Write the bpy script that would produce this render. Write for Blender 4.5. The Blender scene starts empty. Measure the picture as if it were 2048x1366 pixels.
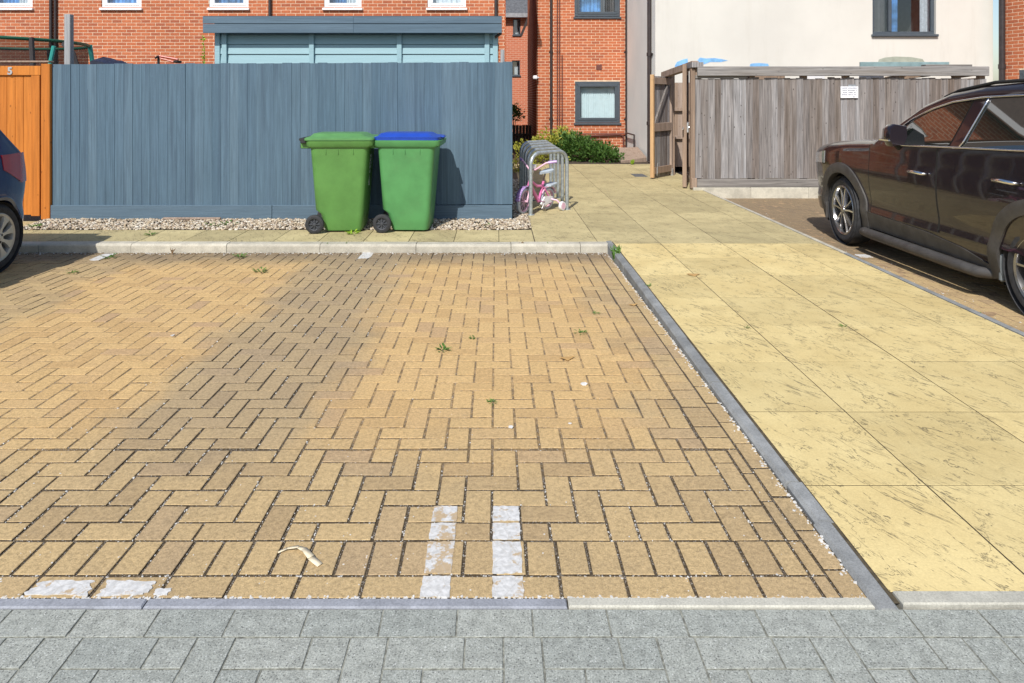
import bpy, math, random
import numpy as np
from mathutils import Vector, Matrix

R = math.radians
rng = random.Random(7)
nrng = np.random.default_rng(11)
S = bpy.context.scene
COL = S.collection

# ------------------------------------------------------------------ camera, sky, sun, exposure
F, H, YH, CX = 1365.33, 1.47, 196.0, 992.0          # focal length in photo pixels, eye height, horizon row, axis column
cam_d = bpy.data.cameras.new('camera'); cam = bpy.data.objects.new('camera', cam_d); COL.objects.link(cam)
cam.location = (0, 0, H); cam.rotation_euler = (R(90), 0, 0)
cam_d.sensor_width = 36; cam_d.lens = 24
cam_d.shift_x = (1024 - CX) / 2048; cam_d.shift_y = -(683 - YH) / 2048
cam_d.clip_start = 0.05; cam_d.clip_end = 800
S.camera = cam
SUN_DIR = Vector((0.33, 1.0, -1.06)).normalized()
world = bpy.data.worlds.new('World'); S.world = world; world.use_nodes = True
wn = world.node_tree.nodes; wl = world.node_tree.links; wn.clear()
sky = wn.new('ShaderNodeTexSky'); sky.sky_type = 'NISHITA'; sky.sun_disc = False
sky.sun_elevation = math.asin(-SUN_DIR.z); sky.sun_rotation = math.atan2(-SUN_DIR.x, -SUN_DIR.y) % (2 * math.pi)
sky.air_density = 1.0; sky.dust_density = 1.2; sky.ozone_density = 1.0
bg = wn.new('ShaderNodeBackground'); bg.inputs['Strength'].default_value = 0.12
wo = wn.new('ShaderNodeOutputWorld')
wl.new(sky.outputs[0], bg.inputs[0]); wl.new(bg.outputs[0], wo.inputs[0])
sun_d = bpy.data.lights.new('sun', 'SUN'); sun_d.energy = 4.2; sun_d.angle = R(0.5); sun_d.color = (1.0, 0.955, 0.89)
sun = bpy.data.objects.new('sun', sun_d); COL.objects.link(sun)
sun.rotation_euler = SUN_DIR.to_track_quat('-Z', 'Y').to_euler(); sun.location = (-5, -15, 16)
S.view_settings.view_transform = 'Standard'; S.view_settings.look = 'None'
S.view_settings.exposure = 0.22; S.view_settings.gamma = 1.0; S.view_settings.use_curve_mapping = False

S.cycles.max_bounces = 6; S.cycles.diffuse_bounces = 3; S.cycles.glossy_bounces = 3; S.cycles.transparent_max_bounces = 6

# ------------------------------------------------------------------ helpers
def sm(x, a, b):
    t = min(1, max(0, (x - a) / (b - a))); return t * t * (3 - 2 * t)
def zpark(D): return -0.011 * (D - 2.0)
def zpath(D): return 0.028 * min(1, max(0, (D - 2.0) / 4.7))
def gp(px, py, surf=zpark):
    D = 6.0
    for _ in range(30): D = F * (H - surf(D)) / (py - YH)
    return Vector(((px - CX) * D / F, D, surf(D)))
def at(px, py, D): return Vector(((px - CX) * D / F, D, H - (py - YH) * D / F))
def ax(px, D): return (px - CX) * D / F
def az(py, D): return H - (py - YH) * D / F

class MB:
    def __init__(s): s.v = []; s.f = []
    def add(s, vs, fs):
        o = len(s.v); s.v += [tuple(p) for p in vs]; s.f += [tuple(i + o for i in f) for f in fs]; return s
    def quad(s, a, b, c, d): return s.add([a, b, c, d], [(0, 1, 2, 3)])
    def box(s, x0, x1, y0, y1, z0, z1, T=None):
        vs = [(x, y, z) for z in (z0, z1) for y in (y0, y1) for x in (x0, x1)]
        if T: vs = [T(*p) for p in vs]
        return s.add(vs, [(0, 2, 3, 1), (4, 5, 7, 6), (0, 1, 5, 4), (2, 6, 7, 3), (0, 4, 6, 2), (1, 3, 7, 5)])
    def cbox(s, x0, x1, y0, y1, z0, z1, c=0.004, T=None, bottom=False):
        vs = [(x0, y0, z0), (x1, y0, z0), (x1, y1, z0), (x0, y1, z0),
              (x0, y0, z1 - c), (x1, y0, z1 - c), (x1, y1, z1 - c), (x0, y1, z1 - c),
              (x0 + c, y0 + c, z1), (x1 - c, y0 + c, z1), (x1 - c, y1 - c, z1), (x0 + c, y1 - c, z1)]
        if T: vs = [T(*p) for p in vs]
        fs = [(8, 9, 10, 11)]
        for a in (0, 4):
            for i in range(4):
                j = (i + 1) % 4; fs.append((a + i, a + j, a + 4 + j, a + 4 + i))
        if bottom: fs.append((3, 2, 1, 0))
        return s.add(vs, fs)
    def bevbox(s, x0, x1, y0, y1, z0, z1, c=0.01, T=None):
        "box with all twelve edges chamfered"
        vs = []; idx = {}
        X = (x0, x1); Y = (y0, y1); Z = (z0, z1)
        for i in (0, 1):
            for j in (0, 1):
                for k in (0, 1):
                    sx, sy, sz = 1 - 2 * i, 1 - 2 * j, 1 - 2 * k
                    for a in range(3):
                        p = [X[i] + sx * c, Y[j] + sy * c, Z[k] + sz * c]
                        p[a] = (X[i], Y[j], Z[k])[a]
                        idx[(i, j, k, a)] = len(vs); vs.append(tuple(p))
        if T: vs = [T(*p) for p in vs]
        fs = []
        for i in (0, 1):
            q = [idx[(i, 0, 0, 0)], idx[(i, 1, 0, 0)], idx[(i, 1, 1, 0)], idx[(i, 0, 1, 0)]]; fs.append(tuple(q if i else q[::-1]))
            q = [idx[(0, i, 0, 1)], idx[(1, i, 0, 1)], idx[(1, i, 1, 1)], idx[(0, i, 1, 1)]]; fs.append(tuple(q[::-1] if i else q))
            q = [idx[(0, 0, i, 2)], idx[(1, 0, i, 2)], idx[(1, 1, i, 2)], idx[(0, 1, i, 2)]]; fs.append(tuple(q if i else q[::-1]))
        for i in (0, 1):
            for j in (0, 1):
                fs.append((idx[(i, j, 0, 0)], idx[(i, j, 1, 0)], idx[(i, j, 1, 1)], idx[(i, j, 0, 1)]))
                fs.append((idx[(i, 0, j, 0)], idx[(i, 1, j, 0)], idx[(i, 1, j, 2)], idx[(i, 0, j, 2)]))
                fs.append((idx[(0, i, j, 1)], idx[(1, i, j, 1)], idx[(1, i, j, 2)], idx[(0, i, j, 2)]))
                for k in (0, 1):
                    fs.append((idx[(i, j, k, 0)], idx[(i, j, k, 1)], idx[(i, j, k, 2)]))
        return s.add(vs, fs)
    def tube(s, pts, r, n=10, cap=True):
        pts = [Vector(p) for p in pts]; m = len(pts); rs = r if isinstance(r, (list, tuple)) else [r] * m
        prev = None; base = len(s.v); vs = []
        for i, p in enumerate(pts):
            t = (pts[min(i + 1, m - 1)] - pts[max(i - 1, 0)])
            t = t.normalized() if t.length > 1e-9 else Vector((0, 0, 1))
            if prev is None:
                u = t.orthogonal().normalized()
            else:
                u = prev - t * prev.dot(t); u = u.normalized() if u.length > 1e-6 else t.orthogonal().normalized()
            prev = u; w = t.cross(u)
            for k in range(n):
                a = 2 * math.pi * k / n; vs.append(p + (u * math.cos(a) + w * math.sin(a)) * rs[i])
        fs = [(i * n + k, i * n + (k + 1) % n, (i + 1) * n + (k + 1) % n, (i + 1) * n + k) for i in range(m - 1) for k in range(n)]
        if cap: fs += [tuple(range(n))[::-1], tuple((m - 1) * n + k for k in range(n))]
        return s.add(vs, fs)
    def lathe(s, prof, n=32, T=None, close=False):
        "prof: (axial, radius); axis = local x"
        m = len(prof); vs = []
        for a, r in prof:
            for k in range(n):
                th = 2 * math.pi * k / n; vs.append((a, r * math.cos(th), r * math.sin(th)))
        if T: vs = [T(*p) for p in vs]
        rng_ = range(m) if close else range(m - 1)
        fs = [(i * n + k, ((i + 1) % m) * n + k, ((i + 1) % m) * n + (k + 1) % n, i * n + (k + 1) % n) for i in rng_ for k in range(n)]
        return s.add(vs, fs)
    def prism(s, poly, d0, d1, T):
        "poly in (u,v), extruded d0..d1; T(u,d,v) -> point"
        n = len(poly); vs = [T(u, d0, v) for u, v in poly] + [T(u, d1, v) for u, v in poly]
        fs = [tuple(range(n)), tuple(range(2 * n - 1, n - 1, -1))] + [(i, i + n, (i + 1) % n + n, (i + 1) % n) for i in range(n)]
        return s.add(vs, fs)
    def rings(s, rings, cap=True, closed=True):
        n = len(rings[0]); vs = [p for r in rings for p in r]
        fs = []
        for i in range(len(rings) - 1):
            for k in range(n if closed else n - 1):
                fs.append((i * n + k, i * n + (k + 1) % n, (i + 1) * n + (k + 1) % n, (i + 1) * n + k))
        if cap: fs += [tuple(range(n))[::-1], tuple((len(rings) - 1) * n + k for k in range(n))]
        return s.add(vs, fs)
    def mesh(s, name, smooth=False, fix=True):
        me = bpy.data.meshes.new(name); me.from_pydata(s.v, [], s.f); me.update()
        if fix:
            import bmesh
            bm = bmesh.new(); bm.from_mesh(me); bmesh.ops.recalc_face_normals(bm, faces=bm.faces); bm.to_mesh(me); bm.free()
        if smooth is not False:
            me.polygons.foreach_set('use_smooth', [True] * len(me.polygons))
            if smooth is not True:
                import bmesh
                bm = bmesh.new(); bm.from_mesh(me)
                for e in bm.edges:
                    if len(e.link_faces) == 2 and e.calc_face_angle(0) > R(smooth): e.smooth = False
                bm.to_mesh(me); bm.free()
        return me

def tag(o, label=None, cat=None, group=None, kind=None):
    if label: o['label'] = label
    if cat: o['category'] = cat
    if group: o['group'] = group
    if kind: o['kind'] = kind
    return o
def link(name, me, mat=None, parent=None, local=False):
    o = bpy.data.objects.new(name, me); COL.objects.link(o)
    if mat is not None and me is not None and len(me.materials) == 0: me.materials.append(mat)
    if parent is not None:
        o.parent = parent
        if not local and parent.parent is None: o.matrix_parent_inverse = parent.matrix_basis.inverted()
    return o
def build(name, mb, mat, parent=None, smooth=False, local=False, fix=True):
    return link(name, mb.mesh(name, smooth, fix), mat, parent, local)
def thing(name, loc, label, cat, group=None, rz=0, kind=None):
    o = bpy.data.objects.new(name, None); COL.objects.link(o); o.empty_display_size = 0.2
    o.location = loc; o.rotation_euler = (0, 0, rz)
    return tag(o, label, cat, group, kind)

# ------------------------------------------------------------------ materials
class NT:
    def __init__(s, name):
        s.m = bpy.data.materials.new(name); s.m.use_nodes = True; s.t = s.m.node_tree; s.n = s.t.nodes; s.n.clear()
        s.out = s.n.new('ShaderNodeOutputMaterial'); s.p = s.n.new('ShaderNodeBsdfPrincipled'); s.l(s.p.outputs[0], s.out.inputs[0])
    def l(s, a, b): s.t.links.new(a, b)
    def new(s, t, **k):
        nd = s.n.new(t)
        for a, b in k.items(): setattr(nd, a, b)
        return nd
    def put(s, sock, v):
        if hasattr(v, 'is_linked') or isinstance(v, bpy.types.NodeSocket): s.l(v, sock)
        else:
            if isinstance(v, (tuple, list)) and len(v) == 3 and sock.type == 'RGBA': v = (*v, 1)
            sock.default_value = v
    def coord(s, kind='Object'):
        return s.new('ShaderNodeTexCoord').outputs[kind] if kind != 'Position' else s.new('ShaderNodeNewGeometry').outputs['Position']
    def mapping(s, vec, scale=(1, 1, 1), loc=(0, 0, 0), rot=(0, 0, 0)):
        m = s.new('ShaderNodeMapping'); s.l(vec, m.inputs[0]); s.put(m.inputs['Location'], loc); m.inputs['Scale'].default_value = scale
        m.inputs['Rotation'].default_value = rot; return m.outputs[0]
    def noise(s, vec, scale, detail=4, rough=0.55, dist=0.0, w=None):
        nd = s.new('ShaderNodeTexNoise'); nd.noise_dimensions = '4D' if w is not None else '3D'
        s.l(vec, nd.inputs['Vector'])
        nd.inputs['Scale'].default_value = scale; nd.inputs['Detail'].default_value = detail
        nd.inputs['Roughness'].default_value = rough; nd.inputs['Distortion'].default_value = dist
        if w is not None: s.put(nd.inputs['W'], w)
        return nd.outputs['Fac']
    def voro(s, vec, scale, feature='F1', rand=1.0, out='Distance'):
        nd = s.new('ShaderNodeTexVoronoi'); nd.feature = feature; s.l(vec, nd.inputs['Vector']); nd.inputs['Scale'].default_value = scale
        nd.inputs['Randomness'].default_value = rand
        return nd.outputs[out]
    def ramp(s, fac, stops, interp='LINEAR'):
        r = s.new('ShaderNodeValToRGB'); r.color_ramp.interpolation = interp; s.put(r.inputs[0], fac)
        els = r.color_ramp.elements
        while len(els) < len(stops): els.new(0.5)
        for e, (p, c) in zip(els, stops):
            e.position = p; e.color = (*c, 1) if isinstance(c, (tuple, list)) else (c, c, c, 1)
        return r.outputs[0]
    def mr(s, v, a, b, c=0.0, d=1.0, smooth=True):
        m = s.new('ShaderNodeMapRange'); m.interpolation_type = 'SMOOTHSTEP' if smooth else 'LINEAR'
        s.put(m.inputs[0], v)
        for i, q in zip((1, 2, 3, 4), (a, b, c, d)): s.put(m.inputs[i], q)
        return m.outputs[0]
    def math(s, op, a, b=0.0, clamp=False):
        m = s.new('ShaderNodeMath', operation=op, use_clamp=clamp); s.put(m.inputs[0], a); s.put(m.inputs[1], b); return m.outputs[0]
    def mix(s, f, a, b, mode='MIX'):
        m = s.new('ShaderNodeMix', data_type='RGBA', blend_type=mode); s.put(m.inputs[0], f); s.put(m.inputs[6], a); s.put(m.inputs[7], b); return m.outputs[2]
    def bump(s, h, strength=0.3, dist=0.01):
        b = s.new('ShaderNodeBump'); b.inputs['Strength'].default_value = strength; b.inputs['Distance'].default_value = dist; s.l(h, b.inputs['Height'])
        s.l(b.outputs[0], s.p.inputs['Normal']); return b
    def rnd(s, both=True):
        a = s.new('ShaderNodeObjectInfo').outputs['Random']
        if not both: return a
        b = s.new('ShaderNodeNewGeometry').outputs['Random Per Island']
        return s.math('FRACT', s.math('ADD', a, s.math('MULTIPLY', b, 7.31)))
    def sep(s, v):
        x = s.new('ShaderNodeSeparateXYZ'); s.l(v, x.inputs[0]); return x.outputs
    def base(s, c): s.put(s.p.inputs['Base Color'], c)
    def set(s, **k):
        for a, b in k.items(): s.put(s.p.inputs[a.replace('_', ' ')], b)
        return s

def srgb(r, g, b):
    f = lambda c: (c / 255 / 12.92) if c / 255 <= 0.04045 else ((c / 255 + 0.055) / 1.055) ** 2.4
    return (f(r), f(g), f(b))
def mul(c, k): return tuple(x * k for x in c)

def plain(name, c, rough=0.5, metal=0.0, var=0.12, nscale=9.0, bump=0.0, bscale=120, spec=0.5, coat=0.0, dirt=0.0):
    t = NT(name); v = t.coord('Position')
    n = t.noise(v, nscale, 5, 0.6)
    col = t.mix(t.mr(n, 0.3, 0.7), mul(c, 1 - var), mul(c, 1 + var))
    if dirt:
        col = t.mix(t.mr(t.noise(v, 2.3, 6, 0.7), 0.52, 0.75, 0, dirt), col, (0.10, 0.08, 0.06))
    t.base(col); t.set(Roughness=rough, Metallic=metal, Coat_Weight=coat, Coat_Roughness=0.04); t.p.inputs['Specular IOR Level'].default_value = spec
    if bump: t.bump(t.noise(v, bscale, 3), bump, 0.003)
    return t.m

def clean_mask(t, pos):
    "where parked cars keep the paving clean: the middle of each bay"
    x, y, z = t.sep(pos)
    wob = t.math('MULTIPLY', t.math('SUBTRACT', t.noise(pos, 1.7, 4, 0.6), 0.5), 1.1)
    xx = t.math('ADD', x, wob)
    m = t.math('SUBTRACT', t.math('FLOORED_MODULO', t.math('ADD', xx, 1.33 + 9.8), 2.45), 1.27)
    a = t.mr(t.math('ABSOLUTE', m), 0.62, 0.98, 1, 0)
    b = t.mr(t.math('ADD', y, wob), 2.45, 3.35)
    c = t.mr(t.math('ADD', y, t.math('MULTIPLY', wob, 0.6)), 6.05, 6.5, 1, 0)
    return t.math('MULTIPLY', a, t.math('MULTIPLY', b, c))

def mat_paver():
    t = NT('sand_paver'); pos = t.coord('Position'); r = t.rnd()
    m = clean_mask(t, pos)
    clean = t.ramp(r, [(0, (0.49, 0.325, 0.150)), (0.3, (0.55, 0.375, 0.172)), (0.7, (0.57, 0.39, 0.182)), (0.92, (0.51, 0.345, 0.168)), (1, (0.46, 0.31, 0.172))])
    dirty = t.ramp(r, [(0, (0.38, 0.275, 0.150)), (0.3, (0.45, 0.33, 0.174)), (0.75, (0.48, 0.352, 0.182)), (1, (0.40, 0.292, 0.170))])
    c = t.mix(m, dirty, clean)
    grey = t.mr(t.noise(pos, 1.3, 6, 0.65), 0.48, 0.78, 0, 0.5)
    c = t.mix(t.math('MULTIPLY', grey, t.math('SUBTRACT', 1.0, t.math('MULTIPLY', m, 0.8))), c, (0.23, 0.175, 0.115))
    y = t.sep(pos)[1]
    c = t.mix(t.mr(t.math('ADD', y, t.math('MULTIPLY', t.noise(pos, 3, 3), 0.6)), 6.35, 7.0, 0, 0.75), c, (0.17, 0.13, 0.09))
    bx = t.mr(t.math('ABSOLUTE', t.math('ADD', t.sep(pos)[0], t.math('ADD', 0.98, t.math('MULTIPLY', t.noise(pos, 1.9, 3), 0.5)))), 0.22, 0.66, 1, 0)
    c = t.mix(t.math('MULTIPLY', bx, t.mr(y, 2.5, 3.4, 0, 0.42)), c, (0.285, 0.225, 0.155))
    g = t.noise(pos, 260, 3, 0.7); g2 = t.noise(pos, 70, 4, 0.7)
    c = t.mix(1.0, c, t.ramp(g, [(0.25, 0.62), (0.5, 1.0), (0.75, 1.32)]), 'MULTIPLY')
    c = t.mix(1.0, c, t.ramp(g2, [(0.3, 0.70), (0.52, 1.0), (0.75, 1.2)]), 'MULTIPLY')
    c = t.mix(t.mr(t.voro(pos, 130), 0.13, 0.07, 0, 0.45), c, (0.62, 0.58, 0.50))
    c = t.mix(t.mr(t.noise(pos, 17, 5, 0.75), 0.58, 0.78, 0, 0.4), c, (0.25, 0.19, 0.125))
    scuff = t.mr(t.noise(t.mapping(pos, (22, 50, 1)), 1.0, 5, 0.8), 0.66, 0.74, 0, 0.4)
    c = t.mix(scuff, c, (0.56, 0.50, 0.42))
    t.base(c); t.set(Roughness=0.9); t.p.inputs['Specular IOR Level'].default_value = 0.25
    t.bump(t.math('ADD', t.math('MULTIPLY', g, 0.6), g2), 0.5, 0.004)
    return t.m
def mat_joint():
    t = NT('paver_joint'); pos = t.coord('Position'); m = clean_mask(t, pos)
    d = t.ramp(t.noise(pos, 90, 4, 0.7), [(0.3, (0.045, 0.034, 0.023)), (0.55, (0.10, 0.078, 0.052)), (0.75, (0.22, 0.175, 0.125))])
    c = t.mix(t.math('MULTIPLY', m, t.mr(t.noise(pos, 25, 3), 0.40, 0.62, 0.30, 0.92)), d, (0.42, 0.285, 0.138))
    c = t.mix(t.mr(t.voro(pos, 170), 0.30, 0.17, 0, 0.8), c, (0.55, 0.53, 0.50))
    t.base(c); t.set(Roughness=1.0); t.p.inputs['Specular IOR Level'].default_value = 0.1
    t.bump(t.noise(pos, 150, 3), 0.8, 0.006)
    return t.m
def mat_road():
    t = NT('grey_paver'); pos = t.coord('Position'); r = t.rnd()
    c = t.ramp(r, [(0, (0.305, 0.325, 0.30)), (0.5, (0.33, 0.348, 0.318)), (1, (0.352, 0.368, 0.335))])
    g = t.noise(pos, 190, 4, 0.75); g2 = t.noise(pos, 28, 5, 0.7)
    c = t.mix(1.0, c, t.ramp(g, [(0.28, 0.45), (0.5, 1.0), (0.72, 1.45)]), 'MULTIPLY')
    c = t.mix(1.0, c, t.ramp(g2, [(0.3, 0.72), (0.55, 1.02), (0.75, 1.2)]), 'MULTIPLY')
    c = t.mix(t.mr(t.voro(pos, 95), 0.27, 0.14, 0, 0.75), c, (0.10, 0.104, 0.10))
    c = t.mix(t.mr(t.voro(t.mapping(pos, loc=(3, 2, 1)), 80), 0.22, 0.10, 0, 0.6), c, (0.60, 0.62, 0.60))
    t.base(c); t.set(Roughness=0.92); t.p.inputs['Specular IOR Level'].default_value = 0.25
    t.bump(t.math('ADD', g, g2), 0.55, 0.005)
    return t.m
def mat_slab(name, ca, cb, streak):
    t = NT(name); pos = t.coord('Position'); r = t.rnd()
    n1 = t.noise(pos, 2.2, 6, 0.65)
    c = t.mix(t.mr(n1, 0.3, 0.72), ca, cb)
    c = t.mix(1.0, c, t.ramp(r, [(0, 0.88), (1, 1.06)]), 'MULTIPLY')
    c = t.mix(1.0, c, t.ramp(t.noise(pos, 120, 3, 0.7), [(0.3, 0.9), (0.7, 1.08)]), 'MULTIPLY')
    # imprinted slate veins: short broken dark creases, running across
    wv = t.mapping(t.mapping(pos, rot=(0, 0, R(-28))), (8.5, 1.9, 1.0))
    vn = t.noise(wv, 1.0, 5, 0.62, 0.7)
    brk = t.mr(t.noise(pos, 5, 3, 0.7), 0.40, 0.56)
    l1 = t.mr(t.math('ABSOLUTE', t.math('SUBTRACT', vn, 0.5)), 0.0, 0.013, 1, 0)
    l2 = t.mr(t.math('ABSOLUTE', t.math('SUBTRACT', vn, 0.60)), 0.0, 0.011, 1, 0)
    l4 = t.mr(t.math('ABSOLUTE', t.math('SUBTRACT', vn, 0.55)), 0.0, 0.007, 1, 0)
    l3 = t.mr(t.math('ABSOLUTE', t.math('SUBTRACT', vn, 0.40)), 0.0, 0.011, 1, 0)
    brk2 = t.mr(t.noise(t.mapping(pos, loc=(5, 1, 0)), 11, 3, 0.7), 0.5, 0.60)
    ln = t.math('MAXIMUM', t.math('MULTIPLY', l1, brk), t.math('MULTIPLY', t.math('MAXIMUM', t.math('MAXIMUM', l2, l4), l3), brk2))
    cw = t.new('ShaderNodeVectorMath', operation='ADD'); cn = t.new('ShaderNodeTexNoise'); cn.inputs['Scale'].default_value = 2.6; cn.inputs['Detail'].default_value = 8; cn.inputs['Roughness'].default_value = 0.68; t.l(pos, cn.inputs['Vector']); t.l(pos, cw.inputs[0]); t.l(t.mapping(cn.outputs['Color'], (.5, .5, .5)), cw.inputs[1])
    crk = t.math('MULTIPLY', t.mr(t.voro(t.mapping(cw.outputs[0], (1.5, 1.2, 1)), 1.0, 'DISTANCE_TO_EDGE'), 0.0, 0.0042, 1, 0), t.mr(t.noise(t.mapping(pos, loc=(2, 9, 0)), 1.4, 2, 0.6), 0.50, 0.56))
    ln = t.math('MAXIMUM', ln, crk)
    c = t.mix(t.math('MULTIPLY', ln, streak), c, (0.10, 0.085, 0.055))
    c = t.mix(t.mr(t.noise(pos, 3.1, 7, 0.75), 0.5, 0.78, 0, 0.5), c, mul(ca, 0.62))
    t.base(c); t.set(Roughness=0.8); t.p.inputs['Specular IOR Level'].default_value = 0.3
    t.bump(t.math('ADD', t.math('MULTIPLY', ln, -0.8), t.math('ADD', t.noise(pos, 8, 5), t.math('MULTIPLY', t.noise(pos, 140, 2), 0.15))), 0.35, 0.008)
    return t.m
def mat_concrete(name, c, var=0.2, stain=0.4):
    t = NT(name); pos = t.coord('Position'); r = t.rnd()
    n = t.noise(pos, 7, 7, 0.7); g = t.noise(pos, 180, 3, 0.7)
    col = t.mix(t.mr(n, 0.3, 0.7), mul(c, 1 - var), mul(c, 1 + var * 0.6))
    col = t.mix(1.0, col, t.ramp(g, [(0.3, 0.75), (0.6, 1.08)]), 'MULTIPLY')
    col = t.mix(1.0, col, t.ramp(r, [(0, 0.86), (1, 1.08)]), 'MULTIPLY')
    col = t.mix(t.mr(t.noise(t.mapping(pos, (3, 3, 14)), 1.6, 6, 0.75), 0.5, 0.78, 0, stain), col, mul(c, 0.42))
    t.base(col); t.set(Roughness=0.9); t.p.inputs['Specular IOR Level'].default_value = 0.25
    t.bump(g, 0.35, 0.003)
    return t.m
def mat_brick(name, cols, grain=0.25):
    t = NT(name); pos = t.coord('Position'); r = t.rnd()
    c = t.ramp(r, [(i / (len(cols) - 1), q) for i, q in enumerate(cols)])
    c = t.mix(1.0, c, t.ramp(t.noise(pos, 35, 5, 0.7), [(0.3, 1 - grain), (0.7, 1 + grain)]), 'MULTIPLY')
    c = t.mix(1.0, c, t.ramp(t.noise(pos, 0.7, 5, 0.6), [(0.3, 0.84), (0.7, 1.1)]), 'MULTIPLY')
    t.base(c); t.set(Roughness=0.88); t.p.inputs['Specular IOR Level'].default_value = 0.25
    t.bump(t.noise(pos, 90, 4), 0.5, 0.006)
    return t.m
def mat_wood(name, cols, grain=0.35, knots=0.6, streak=(0.2, 0.18, 0.15), streak_amt=0.4, along='z', rough=0.85, scale=1.0, paint=False):
    t = NT(name); o = t.coord('Object'); r = t.rnd()
    L, A = 1.6 * scale, 42 * scale
    sc = {'z': (A, A * 0.4, L), 'x': (L, A * 0.4, A), 'y': (A * .4, L, A)}[along]
    off = t.new('ShaderNodeCombineXYZ'); t.l(t.math('MULTIPLY', r, 37.0), off.inputs[0]); t.l(t.math('MULTIPLY', r, 91.0), off.inputs[2])
    vec = t.new('ShaderNodeVectorMath', operation='ADD'); t.l(o, vec.inputs[0]); t.l(off.outputs[0], vec.inputs[1])
    v = t.mapping(vec.outputs[0], sc)
    g = t.noise(v, 1.0, 6, 0.65, 0.5); g2 = t.noise(t.mapping(vec.outputs[0], tuple(k * 0.22 for k in sc)), 1.0, 4, 0.6)
    c = t.ramp(r, [(i / (len(cols) - 1), q) for i, q in enumerate(cols)])
    c = t.mix(1.0, c, t.ramp(g, [(0.28, 1 - grain), (0.5, 1.0), (0.72, 1 + grain)]), 'MULTIPLY')
    c = t.mix(t.mr(g2, 0.5, 0.72, 0, streak_amt), c, streak)
    ks = {'z': (13, 2, 7.5), 'x': (7.5, 2, 13), 'y': (2, 7.5, 13)}[along]
    k = t.voro(t.mapping(vec.outputs[0], ks), 1.0)
    kn = t.mr(k, 0.06, 0.14, 1, 0)
    c = t.mix(t.math('MULTIPLY', kn, knots), c, mul(cols[0], 0.45) if not paint else mul(cols[0], 1.45))
    t.base(c); t.set(Roughness=rough); t.p.inputs['Specular IOR Level'].default_value = 0.3
    t.bump(t.math('ADD', g, t.math('MULTIPLY', kn, 0.4)), 0.45, 0.005)
    return t.m
def mat_glass(name, tint=(0.75, 0.85, 0.9), refl=0.10):
    t = NT(name); t.n.remove(t.p)
    tr = t.new('ShaderNodeBsdfTransparent'); tr.inputs[0].default_value = (*tint, 1)
    gl = t.new('ShaderNodeBsdfGlossy'); gl.inputs['Roughness'].default_value = 0.015; gl.inputs[0].default_value = (1, 1, 1, 1)
    fr = t.new('ShaderNodeLayerWeight'); fr.inputs[0].default_value = 0.5
    mx = t.new('ShaderNodeMixShader'); t.l(t.math('ADD', t.math('MULTIPLY', t.math('POWER', fr.outputs['Facing'], 5.0), 0.85), refl + .04, True), mx.inputs[0]); t.l(tr.outputs[0], mx.inputs[1]); t.l(gl.outputs[0], mx.inputs[2])
    t.l(mx.outputs[0], t.out.inputs[0]); return t.m
def mat_leaf(name, cols):
    t = NT(name); r = t.rnd(); c = t.ramp(r, [(i / (len(cols) - 1), q) for i, q in enumerate(cols)])
    t.base(c); t.set(Roughness=0.55); t.p.inputs['Specular IOR Level'].default_value = 0.35
    tl = t.new('ShaderNodeBsdfTranslucent'); t.put(tl.inputs[0], t.mix(1.0, c, (1.0, 1.0, 0.6), 'MULTIPLY'))
    mx = t.new('ShaderNodeMixShader'); mx.inputs[0].default_value = 0.28; t.l(t.p.outputs[0], mx.inputs[1]); t.l(tl.outputs[0], mx.inputs[2]); t.l(mx.outputs[0], t.out.inputs[0])
    return t.m

M = {}
M['paver'] = mat_paver(); M['joint'] = mat_joint(); M['road'] = mat_road()
M['joint_sand'] = plain('sandy_joint', (0.30, 0.205, 0.115), 0.95, nscale=20, var=0.35)
M['slab'] = mat_slab('yellow_imprinted_concrete', (0.565, 0.445, 0.205), (0.65, 0.53, 0.26), 0.8)
M['slab_old'] = mat_slab('weathered_imprinted_concrete', (0.41, 0.345, 0.185), (0.51, 0.435, 0.235), 0.8)
M['grout'] = plain('grout', (0.075, 0.06, 0.036), 0.95, nscale=30, var=0.4)
M['road_joint'] = plain('road_joint_sand', (0.215, 0.22, 0.19), 0.95, nscale=60, var=0.45)
M['kerb'] = mat_concrete('kerb_concrete', (0.50, 0.47, 0.39), 0.2, 0.35)
M['edging'] = mat_concrete('edging_concrete', (0.27, 0.28, 0.28), 0.25, 0.4)
M['channel'] = mat_concrete('channel_blue_grey', (0.285, 0.30, 0.335), 0.2, 0.45)
M['channel_pale'] = mat_concrete('channel_pale', (0.46, 0.45, 0.39), 0.15, 0.3)
M['ground'] = plain('bare_ground', (0.16, 0.14, 0.11), 0.95, nscale=3, var=0.3)
M['asphalt'] = plain('asphalt', (0.055, 0.055, 0.055), 0.9, nscale=60, var=0.4)
M['soil'] = plain('soil', (0.07, 0.05, 0.035), 0.95, nscale=40, var=0.4, bump=0.8, bscale=40)
OR = [(0.40, 0.118, 0.055), (0.46, 0.142, 0.064), (0.48, 0.152, 0.068), (0.43, 0.13, 0.06), (0.35, 0.105, 0.055)]
M['brick'] = mat_brick('orange_brick', OR, 0.2)
M['mortar'] = plain('mortar', (0.70, 0.53, 0.38), 0.95, nscale=12, var=0.15)
M['blue_fence'] = mat_wood('blue_grey_painted_wood', [(0.066, 0.114, 0.160), (0.086, 0.141, 0.190), (0.075, 0.126, 0.175), (0.102, 0.160, 0.210)], 0.24, 0.3, (0.048, 0.078, 0.115), 0.65, paint=True, rough=0.75)
M['blue_rail'] = mat_wood('blue_grey_painted_rail', [(0.092, 0.142, 0.188), (0.106, 0.158, 0.205)], 0.2, 0.25, (0.070, 0.112, 0.155), 0.45, along='x', paint=True, rough=0.75)
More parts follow.
